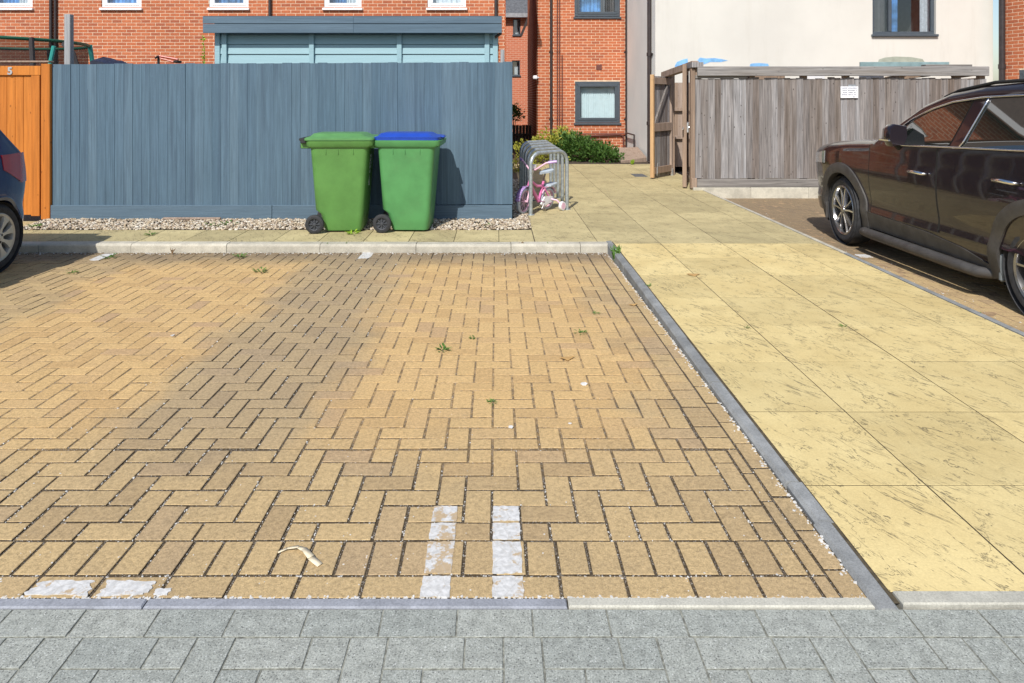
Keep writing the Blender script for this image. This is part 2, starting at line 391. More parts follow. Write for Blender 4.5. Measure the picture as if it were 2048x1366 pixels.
M['orange_wood'] = mat_wood('orange_stained_wood', [(0.45, 0.145, 0.022), (0.53, 0.185, 0.03), (0.49, 0.165, 0.026)], 0.28, 0.75, (0.40, 0.115, 0.012), 0.6, rough=0.6)
M['grey_wood'] = mat_wood('weathered_grey_wood', [(0.13, 0.105, 0.09), (0.235, 0.225, 0.225), (0.165, 0.138, 0.12), (0.29, 0.285, 0.29), (0.135, 0.105, 0.087), (0.21, 0.20, 0.197)], 0.62, 0.85, (0.115, 0.088, 0.07), 0.7)
M['grey_wood_x'] = mat_wood('weathered_grey_beam', [(0.20, 0.185, 0.172), (0.26, 0.25, 0.243)], 0.5, 0.7, (0.15, 0.12, 0.09), 0.5, along='x')
M['brown_wood'] = mat_wood('brown_gate_wood', [(0.27, 0.19, 0.135), (0.33, 0.255, 0.205), (0.25, 0.18, 0.13)], 0.35, 0.5, (0.17, 0.115, 0.08), 0.5)
M['fresh_wood'] = mat_wood('fresh_pine_edge', [(0.52, 0.33, 0.17), (0.56, 0.36, 0.19)], 0.2, 0.3, (0.4, 0.24, 0.12), 0.3)
M['dark_fence'] = mat_wood('dark_alley_fence', [(0.07, 0.06, 0.05), (0.09, 0.075, 0.06)], 0.3, 0.4, (0.05, 0.04, 0.035), 0.4)
M['shed'] = mat_wood('pale_blue_painted_shed', [(0.275, 0.43, 0.48), (0.29, 0.45, 0.50)], 0.05, 0.08, (0.26, 0.41, 0.46), 0.3, along='x', paint=True, rough=0.6)
M['felt'] = plain('roof_felt', (0.05, 0.05, 0.055), 0.95, bump=0.5)
t_ = NT('cream_render'); p_ = t_.coord('Position')
c_ = t_.mix(t_.mr(t_.noise(p_, 0.6, 6, 0.6), 0.3, 0.7), (0.59, 0.575, 0.53), (0.65, 0.635, 0.585))
c_ = t_.mix(t_.mr(t_.noise(t_.mapping(p_, (1.6, 1.6, 0.25)), 1.2, 6, 0.7), 0.5, 0.78, 0, 0.5), c_, (0.50, 0.475, 0.42))
t_.base(c_); t_.set(Roughness=0.93); t_.bump(t_.noise(p_, 160, 3), 0.3, 0.003); M['render'] = t_.m
t_ = NT('grey_render'); p_ = t_.coord('Position')
t_.base(t_.mix(t_.mr(t_.noise(p_, 0.8, 6, 0.6), 0.3, 0.7), (0.76, 0.78, 0.76), (0.84, 0.85, 0.82))); t_.set(Roughness=0.93); t_.bump(t_.noise(p_, 160, 3), 0.3, 0.003); M['render_grey'] = t_.m
M['upvc'] = plain('white_upvc', (0.80, 0.80, 0.80), 0.35, var=0.03)
M['grey_frame'] = plain('anthracite_frame', (0.065, 0.082, 0.10), 0.4, var=0.08)
M['slate'] = plain('slate_roof', (0.10, 0.105, 0.115), 0.75, nscale=14, var=0.35, bump=0.5, bscale=25)
M['roof_tile'] = plain('brown_roof_tile', (0.12, 0.085, 0.07), 0.8, nscale=20, var=0.3, bump=0.5, bscale=25)
M['pipe'] = plain('brown_black_pipe', (0.035, 0.026, 0.026), 0.45, var=0.2)
M['pipe_red'] = plain('dark_red_pipe', (0.13, 0.045, 0.035), 0.5, var=0.2)
M['glass'] = mat_glass('window_glass', (0.92, 0.95, 0.97), 0.05)
M['room'] = plain('dim_room', (0.10, 0.10, 0.10), 0.9)
M['curtain'] = plain('net_curtain', (0.62, 0.68, 0.72), 0.9, nscale=30, var=0.15)
M['blind'] = plain('pale_blue_blind', (0.66, 0.80, 0.82), 0.8, var=0.05)
M['interior_blue'] = plain('blue_bedding', (0.10, 0.26, 0.5), 0.8, nscale=4, var=0.5)
M['bin_a'] = plain('leaf_green_plastic', (0.092, 0.232, 0.055), 0.45, nscale=5, var=0.10, dirt=0.12)
M['bin_b'] = plain('emerald_green_plastic', (0.078, 0.255, 0.085), 0.45, nscale=5, var=0.10, dirt=0.12)
M['lid_a'] = plain('lid_green_plastic', (0.095, 0.25, 0.08), 0.42, nscale=7, var=0.1)
M['lid_blue'] = plain('lid_blue_plastic', (0.014, 0.06, 0.40), 0.38, nscale=7, var=0.1)
M['rubber'] = plain('black_rubber', (0.022, 0.023, 0.026), 0.75, nscale=30, var=0.25)
M['tyre'] = plain('tyre_rubber', (0.030, 0.031, 0.034), 0.8, nscale=25, var=0.35, bump=0.3, bscale=60)
M['wheel_grey'] = plain('bin_wheel_hub', (0.045, 0.05, 0.06), 0.55)
M['galv'] = plain('galvanised_steel', (0.40, 0.445, 0.46), 0.42, 0.55, var=0.2, nscale=25)
M['steel'] = plain('zinc_steel', (0.55, 0.57, 0.60), 0.35, 0.8, var=0.15)
M['pink'] = plain('pink_bike_paint', (0.66, 0.17, 0.38), 0.3, var=0.08, coat=0.4)
M['pale_pink'] = plain('pale_pink_plastic', (0.74, 0.46, 0.58), 0.4, var=0.08)
M['lilac'] = plain('lilac_plastic', (0.42, 0.27, 0.55), 0.4, var=0.1)
M['white_plastic'] = plain('white_plastic', (0.76, 0.76, 0.78), 0.4, var=0.05)
M['grey_tyre'] = plain('white_grey_bike_tyre', (0.50, 0.54, 0.58), 0.7, var=0.2, nscale=40)
M['seat'] = plain('grey_white_saddle', (0.40, 0.46, 0.52), 0.5, var=0.1)
M['chrome'] = plain('chrome', (0.75, 0.75, 0.77), 0.12, 1.0, var=0.02)
M['alloy_dark'] = plain('gunmetal_alloy', (0.26, 0.26, 0.265), 0.25, 0.85, var=0.1, coat=0.5)
M['alloy'] = plain('polished_alloy', (0.66, 0.66, 0.68), 0.2, 0.9, var=0.05)
M['alloy_silver'] = plain('silver_painted_alloy', (0.46, 0.46, 0.44), 0.38, 0.55, var=0.08)
M['black'] = plain('black_void', (0.012, 0.012, 0.012), 0.8, var=0.1)
M['cladding'] = plain('charcoal_cladding', (0.055, 0.052, 0.050), 0.55, nscale=10, var=0.25, dirt=0.25)
M['mud_flap'] = plain('grey_mud_flap', (0.16, 0.18, 0.19), 0.7)
M['car_glass'] = plain('dark_car_glass', (0.012, 0.016, 0.014), 0.02, var=0.0, spec=0.9)
M['car_glass'].node_tree.nodes['Principled BSDF'].inputs['IOR'].default_value = 1.9
def carpaint(name, c, metal):
    t = NT(name); p = t.coord('Position')
    fl = t.noise(p, 900, 1)
    dust = t.mr(t.noise(p, 1.6, 7, 0.7), 0.45, 0.8, 0, 0.04)
    t.base(t.mix(dust, t.mix(t.mr(fl, 0.35, 0.65), mul(c, 0.75), mul(c, 1.3)), (0.2, 0.18, 0.15)))
    t.set(Roughness=0.32, Metallic=metal, Coat_Weight=1.0, Coat_Roughness=0.03); t.p.inputs['Coat IOR'].default_value = 1.45; t.p.inputs['Specular IOR Level'].default_value = 0.2
    return t.m
M['plum'] = carpaint('plum_brown_car_paint', (0.016, 0.010, 0.014), 0.25)
M['navy'] = carpaint('navy_blue_car_paint', (0.004, 0.020, 0.10), 0.2)
M['lamp_red'] = plain('red_tail_lamp', (0.33, 0.012, 0.02), 0.12, var=0.05, coat=1.0)
M['lamp_clear'] = plain('clear_head_lamp', (0.45, 0.46, 0.48), 0.08, 0.4, var=0.05, coat=1.0)
M['leaf'] = mat_leaf('shrub_leaf', [(0.035, 0.085, 0.018), (0.065, 0.145, 0.028), (0.10, 0.20, 0.04), (0.07, 0.145, 0.032), (0.15, 0.25, 0.06)])
M['leaf_yellow'] = mat_leaf('golden_leaf', [(0.22, 0.26, 0.03), (0.42, 0.42, 0.06), (0.30, 0.34, 0.05), (0.50, 0.46, 0.09)])
M['weed'] = mat_leaf('weed_leaf', [(0.06, 0.15, 0.025), (0.11, 0.23, 0.045), (0.15, 0.27, 0.06)])
M['weed_lime'] = mat_leaf('lime_weed_leaf', [(0.24, 0.40, 0.03), (0.34, 0.52, 0.05)])
M['weed_dry'] = mat_leaf('dry_weed', [(0.24, 0.15, 0.07), (0.33, 0.21, 0.11)])
M['twig'] = plain('twig', (0.10, 0.065, 0.04), 0.9)
t_ = NT('gravel_stone'); r_ = t_.rnd(); p_ = t_.coord('Position')
t_.base(t_.mix(1.0, t_.ramp(r_, [(0, (0.10, 0.07, 0.05)), (0.2, (0.42, 0.33, 0.22)), (0.4, (0.58, 0.51, 0.39)), (0.6, (0.26, 0.175, 0.11)), (0.8, (0.66, 0.62, 0.54)), (1, (0.36, 0.29, 0.21))]), t_.ramp(t_.noise(p_, 150, 3), [(0.3, 0.8), (0.7, 1.15)]), 'MULTIPLY'))
t_.set(Roughness=0.85); M['pebble'] = t_.m
def mat_paint_worn(name, lo, hi, under):
    t = NT(name); p = t.coord('Position')
    n = t.noise(p, 21, 7, 0.72, 0.2); w = t.mr(n, lo, hi)
    c = t.mix(w, under, t.mix(t.mr(t.noise(p, 55, 4), 0.35, 0.65), (0.50, 0.50, 0.49), (0.64, 0.64, 0.63)))
    cr = t.mr(t.voro(t.mapping(p, (1, 1, 1)), 14, 'DISTANCE_TO_EDGE'), 0.0, 0.02, 0.55, 0)
    c = t.mix(cr, c, (0.42, 0.39, 0.34))
    c = t.mix(1.0, c, t.ramp(t.noise(p, 70, 4, 0.7), [(0.3, 0.84), (0.7, 1.06)]), 'MULTIPLY')
    t.base(c); t.set(Roughness=0.85); t.bump(t.noise(p, 70, 4, 0.7), 0.3, 0.003); return t.m
M['line_paint'] = mat_paint_worn('worn_line_paint', 0.46, 0.53, (0.46, 0.35, 0.22))
M['line_paint_fresh'] = mat_paint_worn('white_line_paint', 0.37, 0.44, (0.46, 0.35, 0.22))
M['flake'] = plain('paint_flake', (0.58, 0.57, 0.54), 0.8)
M['paper'] = plain('cream_strap', (0.66, 0.58, 0.42), 0.8)
M['dead_leaf'] = plain('dead_leaf', (0.44, 0.27, 0.10), 0.8)
M['sign_white'] = plain('white_sign', (0.80, 0.81, 0.84), 0.5, var=0.02)
M['ink'] = plain('faded_ink', (0.20, 0.21, 0.26), 0.7)
M['sky_paint'] = plain('pale_blue_wall_paint', (0.20, 0.43, 0.74), 0.9, nscale=6, var=0.25)
M['mould'] = plain('green_grey_mould', (0.33, 0.36, 0.30), 0.9)
M['teal_board'] = plain('teal_grey_board', (0.20, 0.29, 0.30), 0.8, var=0.15)
M['tramp_green'] = plain('dark_green_tube', (0.015, 0.10, 0.055), 0.5)
M['teal'] = plain('teal_tube', (0.03, 0.30, 0.26), 0.5)
M['foam'] = plain('dark_foam', (0.04, 0.035, 0.037), 0.85)
M['tarp'] = plain('navy_cover', (0.012, 0.018, 0.045), 0.6, nscale=12, var=0.4)
M['post_grey'] = mat_wood('silver_grey_post', [(0.30, 0.31, 0.32), (0.33, 0.34, 0.35)], 0.35, 0.3, (0.2, 0.2, 0.2), 0.4)
M['red_metal'] = plain('red_frame', (0.42, 0.06, 0.03), 0.4)
t_ = NT('black_netting'); t_.n.remove(t_.p); a_ = t_.new('ShaderNodeBsdfTransparent'); b_ = t_.new('ShaderNodeBsdfDiffuse'); b_.inputs[0].default_value = (0.03, 0.03, 0.032, 1)
m_ = t_.new('ShaderNodeMixShader'); m_.inputs[0].default_value = 0.62; t_.l(a_.outputs[0], m_.inputs[1]); t_.l(b_.outputs[0], m_.inputs[2]); t_.l(m_.outputs[0], t_.out.inputs[0]); M['net'] = t_.m

# ------------------------------------------------------------------ ground, road, parking bays, path
tag(build('ground', MB().quad((-250, -250, -0.16), (250, -250, -0.16), (250, 250, -0.16), (-250, 250, -0.16)), M['ground']), 'bare ground under the paving', kind='structure')
tag(build('back_garden_ground', MB().quad((-30, 8.02, 0.0), (0.2, 8.02, 0.0), (0.2, 60, 0.0), (-30, 60, 0.0)), M['ground']), 'bare ground behind the blue fence', kind='structure')
tag(build('planting_bed', MB().quad((0.2, 14.9, 0.012), (3.5, 14.9, 0.012), (3.5, 40, 0.012), (0.2, 40, 0.012)), M['soil']), 'soil bed below the brick house', kind='structure')

P = 0.0997                                           # paver module
G = 0.0046                                           # half joint
def herring(x0, x1, y0, y1, ox, oy, p=P):
    "rectangles of a 90 degree herringbone clipped to a box; returns (xa,xb,ya,yb)"
    out = []
    i0, i1 = int((x0 - ox) / p) - 3, int((x1 - ox) / p) + 3
    j0, j1 = int((y0 - oy) / p) - 3, int((y1 - oy) / p) + 3
    for j in range(j0, j1):
        for i in range(i0, i1):
            d = (i + j) % 4
            if d == 0: q = (i, i + 2, j, j + 1)
            elif d == 2: q = (i, i + 1, j, j + 2)
            else: continue
            a, b, c, e = ox + q[0] * p, ox + q[1] * p, oy + q[2] * p, oy + q[3] * p
            a, b, c, e = max(a, x0), min(b, x1), max(c, y0), min(e, y1)
            if b - a > 0.018 and e - c > 0.018: out.append((a, b, c, e))
    return out

def two_mats(me, mat, side):
    me.materials.append(mat); me.materials.append(side)
    me.polygons.foreach_set('material_index', [1 if 1 <= i % 9 <= 4 else 0 for i in range(len(me.polygons))])
def lay(parent, name, recs, surf, mat, n_single, side, th=0.06, g=G, jz=0.0012, ch=0.0019, slope=0.0):
    "nearest n_single pieces as objects that share mesh data by size, the rest as one joined part"
    vis = lambda r: (abs(((r[0] + r[1]) / 2) / ((r[2] + r[3]) / 2) * F + CX - 1024) > 1060, (r[2] + r[3]))
    recs = sorted(recs, key=vis)
    cache = {}; rest = MB()
    for k, (a, b, c, e) in enumerate(recs):
        sh_ = rng.choice((0, .0012, .0026)) if g > .004 else 0; w, l = b - a - 2 * g - sh_, e - c - 2 * g - sh_
        if w < 0.006 or l < 0.006: continue
        cx, cy = (a + b) / 2, (c + e) / 2
        z = surf(cy) + rng.uniform(-jz, jz); rx = math.atan(slope) + rng.uniform(-.011, .011); ry = rng.uniform(-.011, .011)
        if k < n_single:
            key = (round(w, 3), round(l, 3))
            if key not in cache:
                me = MB().cbox(-w / 2, w / 2, -l / 2, l / 2, -th, 0, ch).mesh(name, fix=False); two_mats(me, mat, side); cache[key] = me
            o = link(name, cache[key], None, parent); o.location = (cx, cy, z); o.rotation_euler = (rx, ry, rng.uniform(-.011, .011))
        else:
            sx, sy = math.tan(ry), math.tan(rx)
            rest.cbox(a + g, b - g, c + g, e - g, -0.02, 0, ch, T=lambda x, y, q, cx=cx, cy=cy, z=z, sx=sx, sy=sy: (x, y, z + q - sx * (x - cx) + sy * (y - cy)))
    if rest.v:
        me = rest.mesh(name + '_field', fix=False); two_mats(me, mat, side); tag(link(name + '_field', me, None, parent), kind='stuff')

def sheet(x0, x1, y0, y1, nx, ny, zf):
    mb = MB(); vs = []
    for j in range(ny + 1):
        for i in range(nx + 1):
            x = x0 + (x1 - x0) * i / nx; y = y0 + (y1 - y0) * j / ny; vs.append((x, y, zf(x, y)))
    w = nx + 1
    return mb.add(vs, [(j * w + i, j * w + i + 1, (j + 1) * w + i + 1, (j + 1) * w + i) for j in range(ny) for i in range(nx)])

# left parking bays
YB, YF, YK = 2.005, 2.272, 6.725                      # front edge, start of herringbone, back kerb
XE = 1.018                                            # line inside the edge course
def cleanf(x, y):
    m = ((x + 1.33 + 9.8) % 2.45) - 1.27
    return (1 - sm(abs(m), 0.6, 0.95)) * sm(y, 2.5, 3.3) * (1 - sm(y, 6.1, 6.5))
bay = tag(build('parking_bay', sheet(-7.2, 1.10, YB, YK, 120, 90, lambda x, y: zpark(y) - 0.0052 + 0.0030 * cleanf(x, y)), M['joint'], fix=False),
          'sand coloured herringbone block paved parking bays', kind='structure')
recs = []
x = XE - 0.055 - 2 * P * 40 + 0.03
while x < XE - 0.06:                                  # front stretcher course and the cut header course behind it
    recs.append((x, min(x + 2 * P, XE - 0.05), YB, YB + P)); x += 2 * P
for k in range(80):
    a = -7.0 + k * P + 0.018
    if a < XE - 0.1: recs.append((a, min(a + P, XE - 0.05), YB + P, YF))
XS = 2.88
recs += herring(-7.0, XE - 0.05, YF, XS, -0.214, YF)
recs += herring(-7.0, XE - 0.13, XS, YK - 0.012, -0.214, YF)
y = YB                                                # slivers, then the column of cut blocks, then the edge course
for y1 in (2.104, 2.272, 2.50, 2.69, 2.88): recs.append((XE - 0.05, XE, y, y1)); y = y1
while y < YK - 0.03: recs.append((XE - 0.13, XE, y, min(y + P, YK - 0.012))); y += P
y = YB
while y < YK - 0.03: recs.append((XE, 1.096, y, min(y + 2 * P * (0.62 if y == YB else 1), YK - 0.012))); y += 2 * P * (0.62 if y == YB else 1)
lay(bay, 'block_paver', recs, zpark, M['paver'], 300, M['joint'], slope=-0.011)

def blob(cx, cy, rx, ry, n=26, jag=0.16, seed=0, ex=0.75):
    r = random.Random(seed); ph = [r.uniform(0, 6.28) for _ in range(4)]
    pts = []
    for k in range(n):
        a = 2 * math.pi * k / n
        q = 1 + jag * (0.5 * math.sin(3 * a + ph[0]) + 0.35 * math.sin(7 * a + ph[1]) + 0.3 * math.sin(11 * a + ph[2])) + r.uniform(-.05, .05) * jag * 4
        c, s = math.cos(a), math.sin(a)
        sq = 1 / max(abs(c), abs(s)) ** ex             # rounded rectangle
        pts.append((cx + rx * q * c * sq, cy + ry * q * s * sq))
    return pts
def paint(poly, surf, mat, parent, name='paint_patch', lift=0.0026):
    mb = MB(); n = len(poly); cx = sum(p[0] for p in poly) / n; cy = sum(p[1] for p in poly) / n
    vs = [(cx, cy, surf(cy) + lift)] + [(a, b, surf(b) + lift) for a, b in poly] + [(a, b, surf(b) + lift - 0.003) for a, b in poly]
    fs = [(0, 1 + i, 1 + (i + 1) % n) for i in range(n)] + [(1 + i, 1 + n + i, 1 + n + (i + 1) % n, 1 + (i + 1) % n) for i in range(n)]
    return build(name, mb.add(vs, fs), mat, parent, fix=False)
def rect_patch(x0, x1, y0, y1, mat, seed, jag=0.05):
    paint(blob((x0 + x1) / 2, (y0 + y1) / 2, (x1 - x0) / 2 * 0.98, (y1 - y0) / 2 * 0.98, 48, jag, seed, 1.0), zpark, mat, bay)
j0 = YF
for s, (a, b, mt) in enumerate(((-0.225, -0.137, 'line_paint'), (-0.012, 0.083, 'line_paint_fresh'))):
    rect_patch(a, b, YB + .005, YB + P - .006, M['line_paint_fresh'], 10 + s)
    rect_patch(a, b, YB + P + .006, YF - .006, M[mt], 20 + s)
    rect_patch(a, b, YF + .005, YF + P - .006, M['line_paint_fresh' if s else 'line_paint'], 30 + s)
    rect_patch(a, b, YF + P + .005, YF + 2 * P - .006, M[mt], 40 + s)
for q, (a, b) in enumerate(((45, 183), (190, 302), (303, 345))):
    p0, p1 = gp(a, 1194), gp(b, 1157)
    rect_patch(p0.x * 0.985 - .015, (b - CX) / F * (p0.y + p1.y) / 2, p0.y + .006, p1.y - .012 if q < 2 else p1.y - 0.045, M['line_paint_fresh'], 50 + q, 0.16)
for q, (a, b, y0, y1) in enumerate(((186, 222, 521, 507), (718, 746, 517, 505))):
    c = gp((a + b) / 2, (y0 + y1) / 2); d0, d1 = gp(a, y0), gp(a, y1)
    paint(blob(c.x, c.y, 0.055, (d1.y - d0.y) / 2, 24, 0.12, 70 + q), zpark, M['line_paint_fresh'], bay)

# right hand bay
bay2 = tag(build('parking_bay', sheet(3.28, 11.5, 2.0, 10.72, 60, 60, lambda x, y: zpark(y) - 0.0012), M['joint_sand'], fix=False), 'block paved parking bay under the plum car', kind='structure')
recs = [(3.285, 3.385, 2.0 + k * 2 * P, 2.0 + (k + 1) * 2 * P) for k in range(43)] + herring(3.385, 9.4, 2.0, 10.70, 3.385, 2.0)
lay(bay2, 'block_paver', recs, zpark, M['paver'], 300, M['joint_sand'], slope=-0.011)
c = gp(1727, 512); paint(blob(c.x, c.y, 0.06, 0.07, 24, 0.15, 90), zpark, M['line_paint_fresh'], bay2)

# road blocks in front
road = tag(build('road', MB().quad((-3.2, 0.4, -0.0032), (3.4, 0.4, -0.0032), (3.4, 1.966, -0.0032), (-3.2, 1.966, -0.0032)), M['road_joint']), 'grey block paved road in the foreground', kind='structure')
tag(build('road_surface', MB().quad((-40, -14, -0.012), (40, -14, -0.012), (40, 1.95, -0.012), (-40, 1.95, -0.012)), M['asphalt']), 'dark road surface behind the camera', kind='structure')
recs = []; x = -2.3 + 0.06
while x < 2.6: recs.append((x, x + 0.213, 1.862, 1.964)); x += 0.213
recs += herring(-2.3, 2.6, 1.02, 1.862, 0.02, 1.862, 0.104)
lay(road, 'block_paver', recs, lambda d: 0.0, M['road'], 300, M['road_joint'], g=0.0024, jz=0.0006, ch=0.0012)

# channel edging between road and bays: long stones
chan = tag(build('channel', MB().box(-7.2, 1.098, 1.968, 2.003, -0.12, -0.012), M['grout']), 'flush concrete channel edging along the road', kind='structure')
for a, b, mt in ((-7.2, -3.9, 'channel'), (-3.9, -2.45, 'channel'), (-2.45, -1.02, 'channel'), (-1.02, 0.208, 'channel'), (0.208, 1.094, 'channel_pale')):
    build('edging_stone', MB().cbox(a + .002, b - .002, 1.967, 2.004, -0.1, 0.003 if mt == 'channel' else 0.006, 0.004), M[mt], chan)
build('edging_stone', MB().cbox(1.178, 3.22, 1.975, 2.028, -0.1, 0.008, 0.004), M['channel_pale'], chan)

# back kerb along the footway
kerb = tag(build('kerb', MB().box(-8.5, 1.09, 6.74, 6.84, -0.12, 0.018), M['grout']), 'pale concrete kerb at the head of the bays', kind='structure')
kx = [ax(q, 6.73) for q in (262, 453, 640, 832, 1022, 1161, 1221)]
kx = [kx[0] - 3 * 0.914, kx[0] - 2 * 0.914, kx[0] - 0.914] + kx
def kerbstone(a, b, y0, y1, z0, z1):
    prof = [(y0, z0), (y0, z1 - 0.022), (y0 + 0.006, z1 - 0.010), (y0 + 0.022, z1), (y1, z1), (y1, z0)]
    return MB().prism([(p[0], p[1]) for p in prof], a + .0025, b - .0025, lambda u, d, v: (d, u, v))
for a, b in zip(kx[:-1], kx[1:]):
    o = build('kerb_stone', kerbstone(a, b, 6.727, 6.85, -0.11, 0.029 + rng.uniform(-.003, .003)), M['kerb'], kerb); o.location = (0, rng.uniform(-.003, .003), 0)

# edging on both sides of the path
edge = tag(build('path_edging', MB().box(1.105, 1.158, 1.95, 6.9, -0.14, -0.02), M['grout']), 'grey concrete edging between bay and yellow path', kind='structure')
ys = [1.955, 2.36, 2.6, 3.5, 4.16, 4.74, 5.05, 5.9, 6.86]
for k, (a, b) in enumerate(zip(ys[:-1], ys[1:])):
    dx = rng.uniform(-.004, .004) + (0.006 if k == 1 else 0)
    x0, x1 = 1.098 + dx, 1.166 + dx
    prof = lambda y, e: [(x0, y, zpark(y) - .08), (x0, y, zpath(y) - 0.004 - e), (x0 + .012, y, zpath(y) + 0.009 - e), (x1 - .012, y, zpath(y) + 0.009 - e), (x1, y, zpath(y) - 0.004 - e), (x1, y, zpark(y) - .08)]
    e = rng.uniform(0, .004)
    build('edging_stone', MB().rings([prof(a + .003, e), prof(b - .003, e)]), M['edging'], edge)
edge2 = tag(build('path_edging', MB().box(3.235, 3.262, 1.95, 10.7, -0.14, -0.02), M['grout']), 'thin grey edging between yellow path and the plum car bay', kind='structure')
for k in range(10):
    a, b = 1.96 + k * 0.875, 1.96 + (k + 1) * 0.875
    zz = lambda y: zpath(y) + 0.004
    build('edging_stone', MB().rings([[(3.228, y, -.12), (3.228, y, zz(y)), (3.234, y, zz(y) + .004), (3.264, y, zz(y) + .004), (3.27, y, zz(y)), (3.27, y, -.12)] for y in (a + .002, b - .002)]), M['kerb' if k > 4 else 'edging'], edge2)

# the yellow path: imprinted slabs
_pb = sheet(1.12, 3.24, 1.99, 6.8, 2, 12, lambda x, y: zpath(y) - 0.0035); _p2 = sheet(0.30, 3.24, 6.85, 10.7, 2, 2, lambda x, y: zpath(y) - 0.0035); _p4 = sheet(0.30, 3.5, 10.7, 15.0, 2, 2, lambda x, y: zpath(y) - 0.0035); _p2.add(_p4.v, _p4.f); _p3 = sheet(1.10, 3.24, 6.8, 6.85, 2, 2, lambda x, y: zpath(y) - 0.0035); _pb.add(_p2.v, _p2.f); _pb.add(_p3.v, _p3.f)
path = tag(build('path', _pb, M['grout'], fix=False), 'yellow imprinted concrete path between the bays', kind='structure')
def slab(x0, x1, y0, y1, mat, parent, g=0.0028):
    a, b, c, e = x0 + g, x1 - g, y0 + g, y1 - g; dz = rng.uniform(-.0008, .0008)
    mb = MB().cbox(a, b, c, e, -0.03, 0, 0.0012, T=lambda x, y, z: (x, y, zpath(y) + z + dz))
    me = mb.mesh('slab', fix=False); two_mats(me, mat, M['grout']); return link('slab', me, None, parent)
yj = [2.03, 2.586] + [2.586 + 0.598 * k for k in range(1, 21)] + [14.9]
xj = [1.17, 1.63, 2.245, 2.855, 3.226]
for j in range(len(yj) - 1):
    c, e = yj[j], yj[j + 1]
    old = c > 6.7
    xs = xj if c < 6.5 else [0.392, 1.02] + xj[1:] if c < 10.5 else [0.392, 1.02] + xj[1:4] + [3.48]
    for a, b in zip(xs[:-1], xs[1:]):
        cc = c
        if c < 6.85 < e and b <= 1.64 and a < 1.2:
            cc = 6.852
            if a > 1: slab(1.17, b, c, 6.855, M['slab_old'], path, 0.001)
        slab(a, b, cc, e, M['slab_old'] if old else M['slab'], path)
foot = tag(build('footway', sheet(-8.5, 0.39, 6.85, 7.5, 8, 1, lambda x, y: 0.0215), M['grout'], fix=False), 'yellow slab footway below the blue fence', kind='structure')
xx = [0.388, 0.03] + [0.03 - 0.455 * k for k in range(1, 19)]
for b, a in zip(xx[:-1], xx[1:]): slab(a, b, 6.853, 7.46, M['slab_old'], foot)
slab(-8.3, -5.25, 7.463, 7.99, M['slab_old'], foot)

# gravel strip below the blue fence and round its end
def pebbles(n, xr, yr, zf, r0, r1, name, label, mat, parent=None, keep=None):
    phi = (1 + 5 ** .5) / 2
    iv = np.array([(-1, phi, 0), (1, phi, 0), (-1, -phi, 0), (1, -phi, 0), (0, -1, phi), (0, 1, phi), (0, -1, -phi), (0, 1, -phi), (phi, 0, -1), (phi, 0, 1), (-phi, 0, -1), (-phi, 0, 1)]) / math.sqrt(1 + phi * phi)
    ifc = [(0, 11, 5), (0, 5, 1), (0, 1, 7), (0, 7, 10), (0, 10, 11), (1, 5, 9), (5, 11, 4), (11, 10, 2), (10, 7, 6), (7, 1, 8), (3, 9, 4), (3, 4, 2), (3, 2, 6), (3, 6, 8), (3, 8, 9), (4, 9, 5), (2, 4, 11), (6, 2, 10), (8, 6, 7), (9, 8, 1)]
    mb = MB()
    k = 0
    while k < n:
        x, y = rng.uniform(*xr), rng.uniform(*yr)
        if keep and not keep(x, y): continue
        k += 1
        r = rng.uniform(r0, r1); a = rng.uniform(0, 6.28)
        s = np.array([r * rng.uniform(.8, 1.4), r * rng.uniform(.7, 1.1), r * rng.uniform(.5, .8)])
        v = iv * s * nrng.uniform(.82, 1.15, (12, 1)); ca, sa = math.cos(a), math.sin(a)
        z = zf(x, y)
        mb.add([(x + ca * p[0] - sa * p[1], y + sa * p[0] + ca * p[1], z + p[2]) for p in v], ifc)
    o = build(name, mb, mat, parent, smooth=True, fix=False)
    return tag(o, label, kind='stuff') if parent is None else tag(o, kind='stuff')
gravel_keep = lambda x, y: (x < 0.2 and y < 7.99) or (0.22 < x < 0.385)
tag(build('gravel_bed', MB().box(-5.25, 0.39, 7.462, 8.03, -0.05, 0.022).box(0.2, 0.39, 8.03, 12.5, -0.05, 0.022), M['soil']), 'earth bed under the gravel', kind='structure')
pebbles(7200, (-5.25, 0.385), (7.45, 8.0), lambda x, y: 0.03 + rng.uniform(-.004, .012) + 0.02 * sm(y, 7.5, 7.95), 0.009, 0.019, 'gravel', 'mixed pale pebble gravel along the foot of the blue fence', M['pebble'], keep=lambda x, y: y > 7.47 + 0.03 * math.sin(x * 5))
pebbles(1800, (0.215, 0.385), (8.0, 12.0), lambda x, y: 0.03 + rng.uniform(-.004, .014), 0.009, 0.019, 'gravel', 'pebble gravel between the end of the blue fence and the path', M['pebble'])

